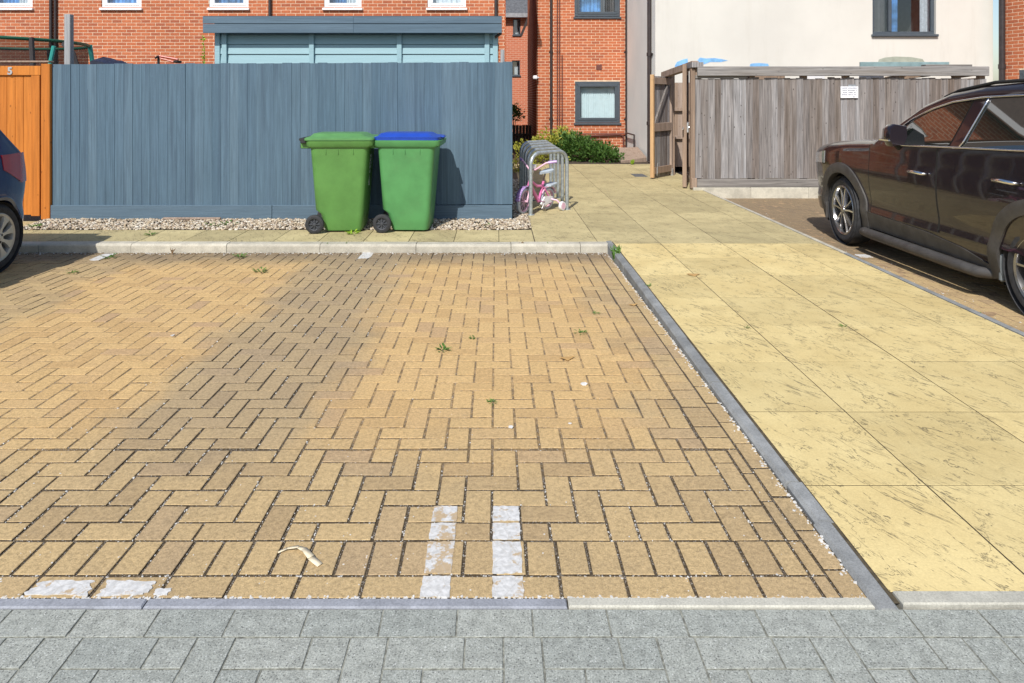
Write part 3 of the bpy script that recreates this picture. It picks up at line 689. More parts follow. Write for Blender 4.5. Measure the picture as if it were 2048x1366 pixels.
# white grit and paint flakes lying in the joints
mb = MB()
def flake(x, y, z, r):
    n = rng.randint(4, 6); a0 = rng.uniform(0, 6.28); tilt = rng.uniform(-.4, .4)
    vs = [(x + r * rng.uniform(.5, 1.1) * math.cos(a0 + k * 6.283 / n), y + r * rng.uniform(.5, 1.1) * math.sin(a0 + k * 6.283 / n), z + rng.uniform(0, r * .35)) for k in range(n)]
    mb.add(vs + [(p[0], p[1], p[2] - 0.0025) for p in vs], [tuple(range(n))] + [(k, k + n, (k + 1) % n + n, (k + 1) % n) for k in range(n)])
for _ in range(3200):
    y = 2.0 + abs(rng.gauss(0, 0.45)); x = rng.uniform(-2.6, 1.09)
    if rng.random() < .55:
        y = YB + P * round((y - YB) / P) + rng.uniform(-.005, .005) if rng.random() < .5 else y
    else: x = -0.214 + P * round((x + 0.214) / P) + rng.uniform(-.005, .005)
    if y > YK: continue
    flake(x, y, zpark(y) - (0.004 if rng.random() < .8 else 0.0005), rng.uniform(.001, .0042))
for _ in range(620):
    x = rng.uniform(-3.2, 1.09); flake(x, 2.004 + abs(rng.gauss(0, .006)), -0.001, rng.uniform(.002, .007))
for _ in range(480):
    y = rng.uniform(2.05, 6.7); flake(1.094 - abs(rng.gauss(0, .012)), y, zpark(y) + .001, rng.uniform(.002, .008))
for _ in range(420):
    x = rng.uniform(-5, 1.09); y = 6.715 - abs(rng.gauss(0, .05)); flake(x, y, zpark(y) + .001, rng.uniform(.003, .011))
for _ in range(350):
    y = rng.uniform(2.4, 6.5); x = rng.uniform(-1.9, -0.7); flake(-0.214 + P * round((x + .214) / P) + rng.uniform(-.006, .006), y, zpark(y) - .002, rng.uniform(.002, .006))
for _ in range(300):
    y = rng.uniform(4.2, 10.4); flake(3.28 + abs(rng.gauss(0, .12)), y, zpark(y) + .002, rng.uniform(.002, .008))
for px, py, r in ((1022, 856, .016), (1168, 770, .02), (345, 672, .02), (590, 652, .014), (1140, 848, .008)):
    q = gp(px, py); flake(q.x, q.y, q.z + .003, r)
tag(build('paint_flakes', mb, M['flake'], fix=False), 'white paint flakes and grit scattered in the paving joints', kind='stuff')
# dirt and chippings against the kerbs
pebbles(520, (-5, 1.09), (6.62, 6.72), lambda x, y: zpark(y) + .001, 0.002, 0.006, 'kerb_debris', 'dark debris gathered along the foot of the kerb', M['soil'])

# ------------------------------------------------------------------ brick walls and windows
def brick_field(mb, W, Ht, opens, Tf, L=0.225, C=0.075, j=0.0125, dep=0.02, u0=0.0, v0=0.0):
    "stretcher bond boxes in (u,v) with openings (u0,u1,v0,v1); Tf(u,d,v)"
    r = 0; v = v0
    while v < Ht - .01:
        v1 = min(v + C, Ht) - j; vc = (v + v1) / 2
        u = u0 - (L / 2 if r % 2 else 0)
        cuts = [(a, b) for a, b, c, d in opens if c < vc < d]
        while u < W:
            segs = [(max(u, u0), min(u + L - j, W))]
            for a, b in cuts:
                ns = []
                for s, e in segs:
                    if b <= s or a >= e: ns.append((s, e)); continue
                    if s < a: ns.append((s, a))
                    if e > b: ns.append((b, e))
                segs = ns
            for s, e in segs:
                if e - s < 0.012: continue
                mb.add([Tf(s, 0, v), Tf(e, 0, v), Tf(e, 0, v1), Tf(s, 0, v1), Tf(s, dep, v), Tf(e, dep, v), Tf(e, dep, v1), Tf(s, dep, v1)],
                       [(0, 1, 2, 3), (0, 4, 5, 1), (1, 5, 6, 2), (2, 6, 7, 3), (3, 7, 4, 0)])
            u += L
        v += C; r += 1
def mortar_field(mb, W, Ht, opens, Tf, d=0.0035, th=0.25, u0=0.0, v0=0.0):
    us = sorted({u0, W} | {q for o in opens for q in o[:2] if u0 < q < W}); vs = sorted({v0, Ht} | {q for o in opens for q in o[2:] if v0 < q < Ht})
    for a, b in zip(us[:-1], us[1:]):
        for c, e in zip(vs[:-1], vs[1:]):
            um, vm = (a + b) / 2, (c + e) / 2
            if any(o[0] < um < o[1] and o[2] < vm < o[3] for o in opens): continue
            mb.quad(Tf(a, d, c), Tf(b, d, c), Tf(b, d, e), Tf(a, d, e))
    for a, b, c, e in opens:                            # reveals
        mb.quad(Tf(a, d, c), Tf(a, d, e), Tf(a, th, e), Tf(a, th, c)); mb.quad(Tf(b, d, c), Tf(b, d, e), Tf(b, th, e), Tf(b, th, c))
        mb.quad(Tf(a, d, c), Tf(b, d, c), Tf(b, th, c), Tf(a, th, c)); mb.quad(Tf(a, d, e), Tf(b, d, e), Tf(b, th, e), Tf(a, th, e))
def window(parent, Tf, a, b, c, e, fm, inner, fw=0.06, set_=0.05, sill=True, mull=None, sillmat=None, slats=0, sash=True, sill_out=0.05):
    m = MB()
    def ring(a, b, c, e, w, d0, d1):
        for q in ((a, b, c, c + w), (a, b, e - w, e), (a, a + w, c + w, e - w), (b - w, b, c + w, e - w)): m.bevbox(q[0], q[1], d0, d1, q[2], q[3], 0.006, T=Tf)
    ring(a, b, c, e, fw, set_, set_ + 0.07)
    if sash: ring(a + fw * .9, b - fw * .9, c + fw * .9, e - fw * .9, fw * .75, set_ - 0.012, set_ + 0.05)
    if mull: 
        for u in mull: m.bevbox(u - fw * .5, u + fw * .5, set_ - .008, set_ + .06, c + fw, e - fw, 0.005, T=Tf)
    w = build('window', m, fm, parent)
    i = fw * (1.5 if sash else 0.9)
    build('pane', MB().quad(Tf(a + i, set_ + .03, c + i), Tf(b - i, set_ + .03, c + i), Tf(b - i, set_ + .03, e - i), Tf(a + i, set_ + .03, e - i)), M['glass'], w)
    if sill:
        build('sill', MB().bevbox(a - .03, b + .03, -sill_out, set_ + .02, c - .05, c + .004, 0.008, T=Tf), sillmat or fm, w)
    room = MB()
    q0, q1 = set_ + .12, set_ + 1.4
    room.quad(Tf(a, q1, c), Tf(b, q1, c), Tf(b, q1, e), Tf(a, q1, e)); room.quad(Tf(a, q0, c), Tf(a, q1, c), Tf(a, q1, e), Tf(a, q0, e)); room.quad(Tf(b, q0, c), Tf(b, q1, c), Tf(b, q1, e), Tf(b, q0, e))
    room.quad(Tf(a, q0, c), Tf(b, q0, c), Tf(b, q1, c), Tf(a, q1, c)); room.quad(Tf(a, q0, e), Tf(b, q0, e), Tf(b, q1, e), Tf(a, q1, e))
    build('room_recess', room, M['room'], w)
    if slats:
        st = (b - a - 2 * fw) / slats
        for k in range(slats):
            u = a + fw + (k + .5) * st; tw = 0.55 + rng.uniform(-.1, .1)
            hw = st * .56; cs, sn = math.cos(tw), math.sin(tw)
            build('blind_slat', MB().quad(Tf(u - hw * cs, q0 + .05 + hw * sn, c + fw * 1.2), Tf(u + hw * cs, q0 + .05 - hw * sn, c + fw * 1.2), Tf(u + hw * cs, q0 + .05 - hw * sn, e - fw), Tf(u - hw * cs, q0 + .05 + hw * sn, e - fw)), M['blind'], w)
    elif inner:
        for f0, f1, mt in inner:
            mm = MB(); n = 22; A, B = a + (b - a) * f0, a + (b - a) * f1
            pr = [(A + (B - A) * k / n, q0 + .08 + 0.025 * math.sin(k * 2.3)) for k in range(n + 1)]
            for p, q in zip(pr[:-1], pr[1:]): mm.quad(Tf(p[0], p[1], c), Tf(q[0], q[1], c), Tf(q[0], q[1], e), Tf(p[0], p[1], e))
            build('curtain', mm, mt, w, smooth=True)
    return w
def downpipe(parent, x, y, z0, z1, r=0.035, mat=None, clips=(0.9, 2.7, 4.5), name='downpipe'):
    m = MB().tube([(x, y - r - .01, z0), (x, y - r - .01, z1)], r, 12)
    for z in clips:
        if z0 < z < z1: m.tube([(x, y - r - .01, z - .03), (x, y - r - .01, z + .03)], r * 1.25, 12); m.box(x - r * 1.6, x + r * 1.6, y - .012, y - .002, z - .02, z + .02)
    return build(name, m, mat or M['pipe'], parent, smooth=40)

# terrace on the left, behind the shed
HD, HX0, HX1, HZ = 15.9, -14.0, 0.205, 5.9
lh = thing('brick_house', (-6, HD + 2.5, 0), 'long orange brick terrace with small white windows behind the shed', 'house')
TL = lambda u, d, v: (u, HD + d, v)
zs0 = az(20, HD)
ops = []
for a, b in ((-22, 65), (203, 283), (418, 497), (648, 723), (855, 932)): ops.append((ax(a, HD), ax(b, HD), zs0 + .04, zs0 + 1.12))
ops2 = []
low = [(o[0] - .1, o[1] + .1, 0.95, 2.1) for o in ops]
mb = MB(); brick_field(mb, HX1, HZ, ops + ops2 + low, TL, u0=HX0); tag(build('brickwork', mb, M['brick'], lh, fix=False), kind='stuff')
mb = MB(); mortar_field(mb, HX1, HZ, ops + ops2 + low, TL, u0=HX0)
mb.quad((HX1 - .002, HD + .01, 0), (HX1 - .002, 21, 0), (HX1 - .002, 21, HZ), (HX1 - .002, HD + .01, HZ)).quad((HX0, 21, 0), (HX1, 21, 0), (HX1, 21, HZ), (HX0, 21, HZ)).quad((HX0, HD + .01, 0), (HX0, 21, 0), (HX0, 21, HZ), (HX0, HD + .01, HZ))
build('wall', mb, M['mortar'], lh, fix=False)
mb = MB(); brick_field(mb, 21 - HD, HZ, [], lambda u, d, v: (HX1 - d + .02, HD + u, v)); tag(build('brickwork', mb, M['brick'], lh, fix=False), kind='stuff')
build('gutter', MB().box(HX0 - .1, HX1 + .1, HD - .42, HD - .34, HZ - .08, HZ + .06), M['upvc'], lh)
build('roof', MB().prism([(HD - .335, HZ), (21.35, HZ), ((HD + 21) / 2, HZ + 2.7)], HX0 - .1, HX1 + .1, lambda u, d, v: (d, u, v)), M['roof_tile'], lh)  # unseen roof and rear depth shaped to throw shade on the alley wall
for k, o in enumerate(ops):
    cur = [(0.0, 1.0, M['curtain'])] if k in (4,) else [(0.08, 0.92, M['interior_blue'])] if k in (1, 2) else [(0.0, .55, M['interior_blue']), (.55, 1, M['curtain'])]
    window(lh, TL, *o, M['upvc'], cur, fw=0.075, set_=0.02, sill_out=0.06)
for o in ops2 + low: window(lh, TL, *o, M['upvc'], [(0, 1, M['curtain'])], fw=0.07, set_=0.02)
for q in (104, 113): downpipe(lh, ax(q, HD), HD, 0.05, HZ, 0.035 if q == 104 else 0.03)
downpipe(lh, ax(541, HD), HD, 0.05, HZ, 0.035); downpipe(lh, ax(992, HD), HD, 0.05, HZ, 0.04)

# block at the end of the path, with two grey windows
CD, CX0, CX1, CZ = 18.3, 1.10, 3.54, 7.5
ch = thing('brick_house', (2.3, CD + 2, 0), 'orange brick house with grey framed blind window at the path end', 'house')
TC = lambda u, d, v: (u, CD + d, v)
w1 = (ax(1150, CD), ax(1240, CD), az(246, CD), az(163, CD)); w2 = (ax(1149, CD), ax(1240, CD), az(34, CD), az(34, CD) + 1.15)
mb = MB(); brick_field(mb, CX1, CZ, [w1, w2], TC, u0=CX0); brick_field(mb, 5.5, CZ, [], lambda u, d, v: (CX0 + d, CD + 5.5 - u, v))
tag(build('brickwork', mb, M['brick'], ch, fix=False), kind='stuff')
mb = MB(); mortar_field(mb, CX1, CZ, [w1, w2], TC, u0=CX0)
mb.quad((CX0 + .004, CD, 0), (CX0 + .004, CD + 5.5, 0), (CX0 + .004, CD + 5.5, CZ), (CX0 + .004, CD, CZ)).quad((CX0, CD + 5.5, 0), (CX1, CD + 5.5, 0), (CX1, CD + 5.5, CZ), (CX0, CD + 5.5, CZ))
build('wall', mb, M['mortar'], ch, fix=False)
build('roof', MB().box(CX0 - .1, CX1, CD - .1, CD + 5.6, CZ, CZ + .25), M['slate'], ch)
window(ch, TC, *w1, M['grey_frame'], None, fw=0.085, set_=0.0, slats=17, sillmat=M['grey_frame'], sill_out=0.04)
window(ch, TC, *w2, M['grey_frame'], [(0.0, 0.6, M['interior_blue']), (0.6, 1.0, M['room'])], fw=0.085, set_=0.0, sillmat=M['grey_frame'], sill_out=0.04)
downpipe(ch, ax(1102, CD), CD, 0.05, CZ, 0.034)
for q, z0 in ((1114.5, .4), (1119, .4), (1124, .36)): downpipe(ch, ax(q, CD), CD, z0, CZ if q < 1122 else az(110, CD), 0.013, M['pipe_red'], name='gas_pipe')
build('gas_pipe', MB().tube([(ax(1118, CD), CD - .05, az(274, CD)), (ax(1240, CD), CD - .05, az(269, CD)), (ax(1246, CD), CD - .05, az(272, CD)), (ax(1247, CD), CD - .05, .05)], 0.022, 8).tube([(ax(1124, CD), CD - .05, az(268, CD)), (ax(1264, CD), CD - .05, az(267, CD))], 0.014, 8).tube([(ax(1140, CD), CD - .04, az(279, CD)), (ax(1204, CD), CD - .04, az(279, CD)), (ax(1206, CD), CD - .04, az(290, CD))], 0.013, 8), M['pipe_red'], ch, smooth=40)
downpipe(ch, ax(1253, CD), CD, 0.02, CZ, 0.045)
p = at(1198, 134.5, CD); build('air_vent', MB().bevbox(p.x - .075, p.x + .075, CD - .012, CD + .01, p.z - .075, p.z + .075, .005), M['pipe_red'], ch)
p = at(1073, 155, CD); build('security_camera', MB().bevbox(p.x - .1, p.x + .02, CD - .14, CD - .02, p.z - .05, p.z + .05, .02).tube([(p.x, CD - .02, p.z), (p.x + .06, CD + .01, p.z)], .02, 8), M['white_plastic'], ch)

# cream rendered block on the right
RD, RX0, RX1, RZ = 15.0, 3.5, 10.92, 7.6
rh = thing('rendered_house', (7, RD + 2, 0), 'cream rendered house block with grey window above the timber bin store', 'house')
TR = lambda u, d, v: (u, RD + d, v)
wr = (ax(1745, RD), ax(1872, RD), az(69, RD), az(69, RD) + 1.3)
mb = MB(); mortar_field(mb, RX1, RZ, [wr], TR, d=0.0, u0=RX0)
mb.quad((RX1, RD, 0), (RX1, RD + 5, 0), (RX1, RD + 5, RZ), (RX1, RD, RZ)).quad((RX0, RD + 5, 0), (RX1, RD + 5, 0), (RX1, RD + 5, RZ), (RX0, RD + 5, RZ)).quad((RX0, RD, RZ), (RX1, RD, RZ), (RX1, RD + 5, RZ), (RX0, RD + 5, RZ))
build('wall', mb, M['render'], rh, fix=False)
build('side_wall', MB().quad((RX0, RD, 0), (RX0, RD + 5, 0), (RX0, RD + 5, RZ), (RX0, RD, RZ)), M['render_grey'], rh)
u0, u1 = wr[0], wr[1]
window(rh, TR, *wr, M['grey_frame'], [(0.0, 0.3, M['room']), (0.34, 0.5, M['interior_blue']), (0.86, 1.0, M['curtain'])], fw=0.07, set_=0.06, mull=[u0 + (u1 - u0) * .3], sash=False, sill_out=0.06)
m = MB().tube([(RX0 - .055, RD + .35, .05), (RX0 - .055, RD + .35, RZ)], .045, 12)
for z in (0.9, 2.45, 4.3): m.tube([(RX0 - .055, RD + .35, z - .04), (RX0 - .055, RD + .35, z + .04)], .058, 12).box(RX0 - .02, RX0 + .005, RD + .2, RD + .5, z - .02, z + .02)
build('downpipe', m, M['pipe'], rh, smooth=40)
build('gas_pipe', MB().tube([(3.44, RD + 3.1, .55), (3.44, RD + 2.0, .55), (3.44, RD + 2.0, .05)], .02, 8), M['pipe'], rh)
def wallpatch(pts, mat, nm='paint_patch'):
    q = [at(a, b, RD - .004) for a, b in pts]
    build(nm, MB().prism([(p.x, p.z) for p in q], RD - .004, RD + .002, lambda u, d, v: (u, d, v)), mat, rh)
wallpatch([(1350, 131), (1354, 124), (1366, 119), (1375, 117), (1376, 124), (1366, 132), (1358, 139), (1350, 140)], M['sky_paint'])
wallpatch([(1396, 130), (1394, 122), (1400, 115), (1413, 117), (1428, 116), (1443, 118), (1456, 121), (1442, 124), (1420, 124), (1410, 128), (1400, 131)], M['sky_paint'])
wallpatch([(1500, 129), (1503, 127), (1518, 126), (1536, 127.5), (1538, 132), (1500, 133)], M['sky_paint'])
wallpatch([(1758, 119), (1770, 115), (1790, 113), (1822, 114), (1845, 118), (1850, 125), (1756, 125)], M['mould'], 'mould_stain')

# brick house on the far right, its wall turned a little to the light
fh = thing('brick_house', (13, 13, 0), 'orange brick house at the right edge behind the plum car', 'house')
A0 = Vector((10.97, 14.8, 0)); dr = Vector((0.34, -0.94, 0)).normalized(); nr = Vector((-dr.y, dr.x, 0))
TF = lambda u, d, v: tuple(A0 + dr * u + nr * d + Vector((0, 0, v)))
wf = (0.35, 1.55, 0.9, az(140, 14.5))
mb = MB(); brick_field(mb, 7.0, 6.5, [wf], TF); tag(build('brickwork', mb, M['brick'], fh, fix=False), kind='stuff')
mb = MB(); mortar_field(mb, 7.0, 6.5, [wf], TF)
for a, b in (((0, 4), (7, 4)), ((7, .01), (7, 4)), ((0, .01), (0, 4))): mb.quad(TF(*a, 0), TF(*b, 0), TF(*b, 6.5), TF(*a, 6.5))
mb.quad(TF(0, .01, 6.5), TF(7, .01, 6.5), TF(7, 4, 6.5), TF(0, 4, 6.5)); build('wall', mb, M['mortar'], fh, fix=False)
window(fh, TF, *wf, M['grey_frame'], [(0, 1, M['curtain'])], fw=.09, set_=0.0)
pp = Vector(TF(0.04, -.06, 0)); build('downpipe', MB().tube([pp + Vector((0, 0, .1)), pp + Vector((0, 0, 6.4))], .06, 12).tube([pp + Vector((0, 0, 2.1)), pp + Vector((0, 0, 2.2))], .072, 12), M['pipe'], fh, smooth=40)

# house glimpsed through the alley
AD = 27.0
al = thing('brick_house', (1.0, AD, 0), 'distant brick house with slate roof glimpsed through the alley', 'house')
bt = NT('far_brick'); tx = bt.new('ShaderNodeTexBrick'); bt.l(bt.mapping(bt.coord('Position'), (1, 1, 1), rot=(R(90), 0, 0)), tx.inputs[0]); tx.inputs['Scale'].default_value = 1.0
tx.inputs['Brick Width'].default_value = .225; tx.inputs['Row Height'].default_value = .075; tx.inputs['Mortar Size'].default_value = .008
for k, c in ((1, (0.54, .165, .085, 1)), (2, (0.48, .14, .07, 1)), (3, (.56, .34, .24, 1))): tx.inputs[k].default_value = c
bt.base(tx.outputs[0]); bt.set(Roughness=.9)
zt = az(30, AD)
aw = [(ax(1026, AD), ax(1041, AD), az(70, AD), az(38, AD)), (ax(1024, AD), ax(1040, AD), az(151, AD), az(121, AD))]
mb = MB(); TA = lambda u, d, v: (u, AD + d, v); mortar_field(mb, 3.2, zt + .1, aw, TA, d=0.0, u0=-4.0); build('wall', mb, bt.m, al, fix=False)
build('roof', MB().prism([(AD - .25, zt), (AD - .2, zt + .06), (AD + 3.5, zt + 2.9), (AD + 7.2, zt)], -4, 3.2, lambda u, d, v: (d, u, v)), M['slate'], al)
build('fascia', MB().box(-4, 3.2, AD - .3, AD - .24, zt - .12, zt + .04), M['steel'], al)
for o in aw: window(al, TA, *o, M['grey_frame'], [(0.0, .8, M['curtain'])], fw=.035, set_=.02, sash=False)
a, b = at(1042, 72, 24.2), at(1062, 22, 24.2); build('barge_board', MB().tube([a, b], .06, 4), M['pipe'], al)

# alley fence between the houses, plank by plank
af = thing('alley_fence', (.8, 21.5, 0), 'dark board fence closing the shaded alley', 'fence')
for k in range(9):
    x0 = 0.22 + k * .1; build('fence_board', MB().bevbox(x0, x0 + .094, 21.4, 21.42, .03, 0.52 + H - 1.47 + rng.uniform(-.01, .01) + .1, .003), M['dark_fence'], af)
build('rail', MB().box(.22, 1.09, 21.36, 21.397, .28, .36), M['dark_fence'], af)

# ------------------------------------------------------------------ blue fence and orange gate
FD = 8.0
fe = thing('board_fence', (-2.5, FD, 0), 'tall blue grey painted board fence behind the wheelie bins', 'fence')
FX0, FX1 = ax(104, FD), ax(1024, FD)
nb = 52; bw = (FX1 - FX0) / nb
def board_mesh(name, w, h, q=.0034):
    t0, t1 = 0.014, 0.005
    return MB().add([(0, q, 0), (w, 0, 0), (w, .02, 0), (0, .02, 0), (0, q, h), (w, 0, h), (w, .02, h), (0, .02, h)], [(0, 1, 5, 4), (1, 2, 6, 5), (2, 3, 7, 6), (3, 0, 4, 7), (4, 5, 6, 7), (3, 2, 1, 0)]).mesh(name)
bm_ = [board_mesh('fence_board', bw * 1.06, q) for q in (1.664, 1.666, 1.668, 1.671)]
for m_ in bm_: m_.materials.append(M['blue_fence'])
for k in range(nb):
    x = FX0 + k * bw
    o = link('fence_board', bm_[rng.randint(0, 3)], None, fe); o.location = (x - fe.location.x * 0, FD + rng.uniform(0, .003), 0.2 + 0.025 * k / nb)
    o.rotation_euler = (rng.uniform(-.002, .002), rng.uniform(-.003, .003), rng.uniform(-.01, .012))
for a, b in ((FX0 - .02, ax(545, FD)), (ax(545, FD), FX1 + .004)):
    build('gravel_board', MB().bevbox(a + .002, b - .002, FD - .022, FD + .006, 0.045, 0.215, .004), M['blue_rail'], fe)
for z in (.45, 1.1, 1.7): build('rail', MB().box(FX0, FX1, FD + .026, FD + .07, z, z + .07), M['blue_rail'], fe)
build('post', MB().bevbox(FX1 - .12, FX1 - .02, FD + .02, FD + .12, 0, 1.86, .004), M['blue_fence'], fe)
build('post_foot', MB().bevbox(FX1 - .14, FX1 + .004, FD - .03, FD + .06, -.05, .05, .004), M['blue_fence'], fe)
build('post', MB().bevbox(FX0 + 2.55, FX0 + 2.65, FD + .02, FD + .12, 0, 1.86, .004), M['blue_fence'], fe)
# side return of the fence along the path
for k in range(12):
    y = FD + .13 + k * .3
    o = link('fence_board', bm_[k % 4], None, fe); o.location = (FX1 - .03, y, .2); o.rotation_euler = (0, 0, R(90)); o.scale = (2.7, 1, 1)

ga = thing('garden_gate', (-6.1, FD, 0), 'orange stained timber garden gate marked with the number 5', 'gate')
gx1 = FX0 - .004; gx0 = gx1 - .125
build('post', MB().bevbox(gx0 + .02, gx1, FD - .035, FD + .08, .05, 1.87, .006), M['orange_wood'], ga)
for k in range(13):
    x1 = gx0 - .006 - k * .098
    o = build('board', MB().bevbox(-.0965, 0, 0, .02, 0, 1.70, .004), M['orange_wood'], ga); o.location = (x1, FD - .005, .10)
build('top_rail', MB().bevbox(gx0 - 1.3, gx0 + .012, FD - .028, FD - .007, 1.735, 1.845, .004), M['orange_wood'], ga)
build('stile', MB().bevbox(gx0 - .10, gx0 + .0, FD - .0265, FD - .0065, .09, 1.733, .003), M['orange_wood'], ga)
build('cap_rail', MB().bevbox(gx0 - 1.35, gx1, FD - .05, FD + .05, 1.885, 1.905, .004), M['brown_wood'], ga)
cu = bpy.data.curves.new('five', 'FONT'); cu.body = '5'; cu.size = .12; cu.extrude = .004; cu.align_x = 'CENTER'; cu.offset = 0.004
to = bpy.data.objects.new('tmp', cu); COL.objects.link(to); bpy.context.view_layer.update()
me = bpy.data.meshes.new_from_object(to.evaluated_get(bpy.context.evaluated_depsgraph_get())); bpy.data.objects.remove(to)
o = link('house_number', me, M['steel'], ga); p = at(24, 148, FD); o.location = (p.x, FD - .033, p.z - .005); o.rotation_euler = (R(90), 0, 0)

# shed
SD = 9.2
sh = thing('shed', (-1.9, SD + 1, 0), 'pale blue timber shed with dark blue fascia behind the fence', 'shed')
sx0, sx1 = ax(431, SD + .17), ax(995, SD + .17); fz0, fz1 = az(66, SD), az(33, SD)
SW = SD + .17
zb = 0.05; z = zb; k = 0
posts = [ax(q, SW) for q in (450, 624, 799, 974)]
while z < fz1 - .02:
    z1 = min(z + .135, fz1 - .02)
    for a, b in zip([sx0] + posts, posts + [sx1]):
        if b - a < .04: continue
        build('cladding_board', MB().add([(a, SW - .004, z), (b, SW - .004, z), (b, SW + .012, z1 - .008), (a, SW + .012, z1 - .008), (a, SW + .03, z), (b, SW + .03, z), (b, SW + .03, z1 - .008), (a, SW + .03, z1 - .008)], [(0, 1, 2, 3), (3, 2, 6, 7), (0, 4, 5, 1), (0, 3, 7, 4), (1, 5, 6, 2)]), M['shed'], sh)
    z = z1
mb = MB().box(sx0, sx1, SW + .03, SW + 1.9, 0, fz1 - .02); build('wall', mb, M['shed'], sh)
for x in posts: build('post', MB().bevbox(x - .033, x + .033, SW - .035, SW + .012, 0, fz1 - .03, .003), M['shed'], sh)
for x in (sx0 + .03, sx1 - .03): build('corner_post', MB().bevbox(x - .035, x + .035, SW - .02, SW + .06, 0, fz1 - .03, .003), M['shed'], sh)
fx0, fx1 = ax(406, SD), ax(1004, SD); zm = az(47.5, SD)
for a, b in ((fx0, ax(707, SD)), (ax(707, SD), fx1)):
    build('fascia', MB().bevbox(a, b - .001, SD - .012, SD + .012, zm + .002, fz1, .003), M['blue_rail'], sh); build('fascia', MB().bevbox(a, b - .001, SD - .005, SD + .012, fz0, zm - .003, .003), M['blue_rail'], sh)
build('roof', MB().prism([(SD + .013, fz1 - .05), (SD + .013, fz1 + .01), (SD + 2.1, fz1 + .12), (SD + 2.1, fz1 + .04)], fx0 + .003, fx1 - .003, lambda u, d, v: (d, u, v)), M['felt'], sh)
build('bracket', MB().tube([at(990, 75, SD + .1), at(1003, 66, SD + .1)], .02, 6), M['pipe'], sh)

# things seen over the fence
o = build('timber_post', MB().bevbox(ax(128, 8.45), ax(140, 8.45), 8.45, 8.53, 0, az(28, 8.45), .005), M['post_grey']); tag(o, 'bare silver grey timber post rising above the fence near the orange gate', 'post')
o = build('timber_post', MB().bevbox(ax(1001, 8.5), ax(1009, 8.5), 8.5, 8.56, 0, az(99, 8.5), .004), M['post_grey']); tag(o, 'short grey post end at the corner between shed and blue fence', 'post')
tr = thing('trampoline', (-7.65, 10.3, 0), 'garden trampoline with green rim and black safety net behind the orange gate', 'trampoline')
circ = lambda r, z, n=49: [(-7.65 + r * math.cos(2 * math.pi * k / (n - 1)), 10.3 + r * math.sin(2 * math.pi * k / (n - 1)), z) for k in range(n)]
build('top_rim', MB().tube(circ(1.3, 2.3), .025, 8, False), M['tramp_green'], tr, smooth=True)
build('bed_rim', MB().tube(circ(1.32, .75), .03, 8, False), M['galv'], tr, smooth=True)
build('jumping_mat', MB().add(circ(1.2, .75)[:-1], [tuple(range(48))]), M['black'], tr)
mb = MB()
c0, c1 = circ(1.29, .78), circ(1.29, 2.28)
for k in range(48): mb.quad(c0[k], c0[k + 1], c1[k + 1], c1[k])
build('safety_net', mb, M['net'], tr, smooth=True)
for k in range(6):
    a = R(-92 + 60 * k); x, y = -7.65 + 1.36 * math.cos(a), 10.3 + 1.36 * math.sin(a)
    build('pole', MB().tube([(x, y, 0), (x, y, 1.9), (-7.65 + 1.31 * math.cos(a), 10.3 + 1.31 * math.sin(a), 2.32)], .035, 8), M['teal'] if k == 2 else M['foam'], tr, smooth=40)
a, b = at(100, 129, 9.6), at(108, 92, 9.6); build('brace', MB().tube([(a.x, a.y, 0.2), a, b], .028, 8), M['teal'], tr)
a, b = at(152, 128, 9.9), at(145, 105, 9.9); build('corner_net', MB().tube([(a.x, a.y, .5), a, b, at(128, 88, 10)], .04, 6), M['foam'], tr)
mb = MB(); D = 8.7; pr = [(180, 131), (180, 113), (184, 111), (204, 115), (212, 118), (222, 119), (233, 124), (239, 129)]
mb.rings([[Vector((0, 0, .3)) * 0 + Vector((at(px_, py, D).x, D + dy, at(px_, py, D).z - abs(dy - .25) * .25)) for px_, py in pr] for dy in (0, .1, .25, .4, .5)])
tag(build('garden_cover', mb, M['tarp'], smooth=50), 'dark navy cover over something low behind the blue fence', 'cover')
bk = thing('bicycle', (-3.9, 8.6, 0), 'red framed bicycle whose handlebar just shows above the blue fence', 'bicycle')
D = 8.7; q = lambda a, b, dd=0: at(a, b, D + dd)
build('handlebar', MB().tube([q(311, 116, -.1), q(317, 112), q(318, 113, .2)], .012, 8).tube([q(317, 112), q(317, 140)], .016, 8), M['black'], bk)
build('frame', MB().tube([q(318, 112), q(340, 116), q(356, 119)], .015, 8).tube([q(318, 116), q(348, 124), q(352, 121)], .012, 8), M['red_metal'], bk)
build('saddle', MB().bevbox(q(350, 0).x, q(360, 0).x, D - .06, D + .06, q(0, 126).z, q(0, 121).z, .01), M['black'], bk)
for dx in (-.05, .95):
    c = q(318, 150); build('wheel', MB().lathe([(-.02, .25), (.0, .27), (.02, .25), (0, .24)], 28, T=lambda x, y, z, dx=dx: (c.x + dx + y, D + x, .29 + z), close=True), M['rubber'], bk, smooth=True)
build('frame_tube', MB().tube([(q(317, 0).x, D, .9), (q(317, 0).x - .05, D, .29)], .016, 8).tube([(q(352, 0).x, D, .95), (q(318, 0).x + .35, D, .32), (q(318, 0).x + .9, D, .29), (q(352, 0).x, D, .9)], .016, 8).tube([(q(317, 0).x, D, .88), (q(318, 0).x + .35, D, .32)], .016, 8), M['red_metal'], bk)

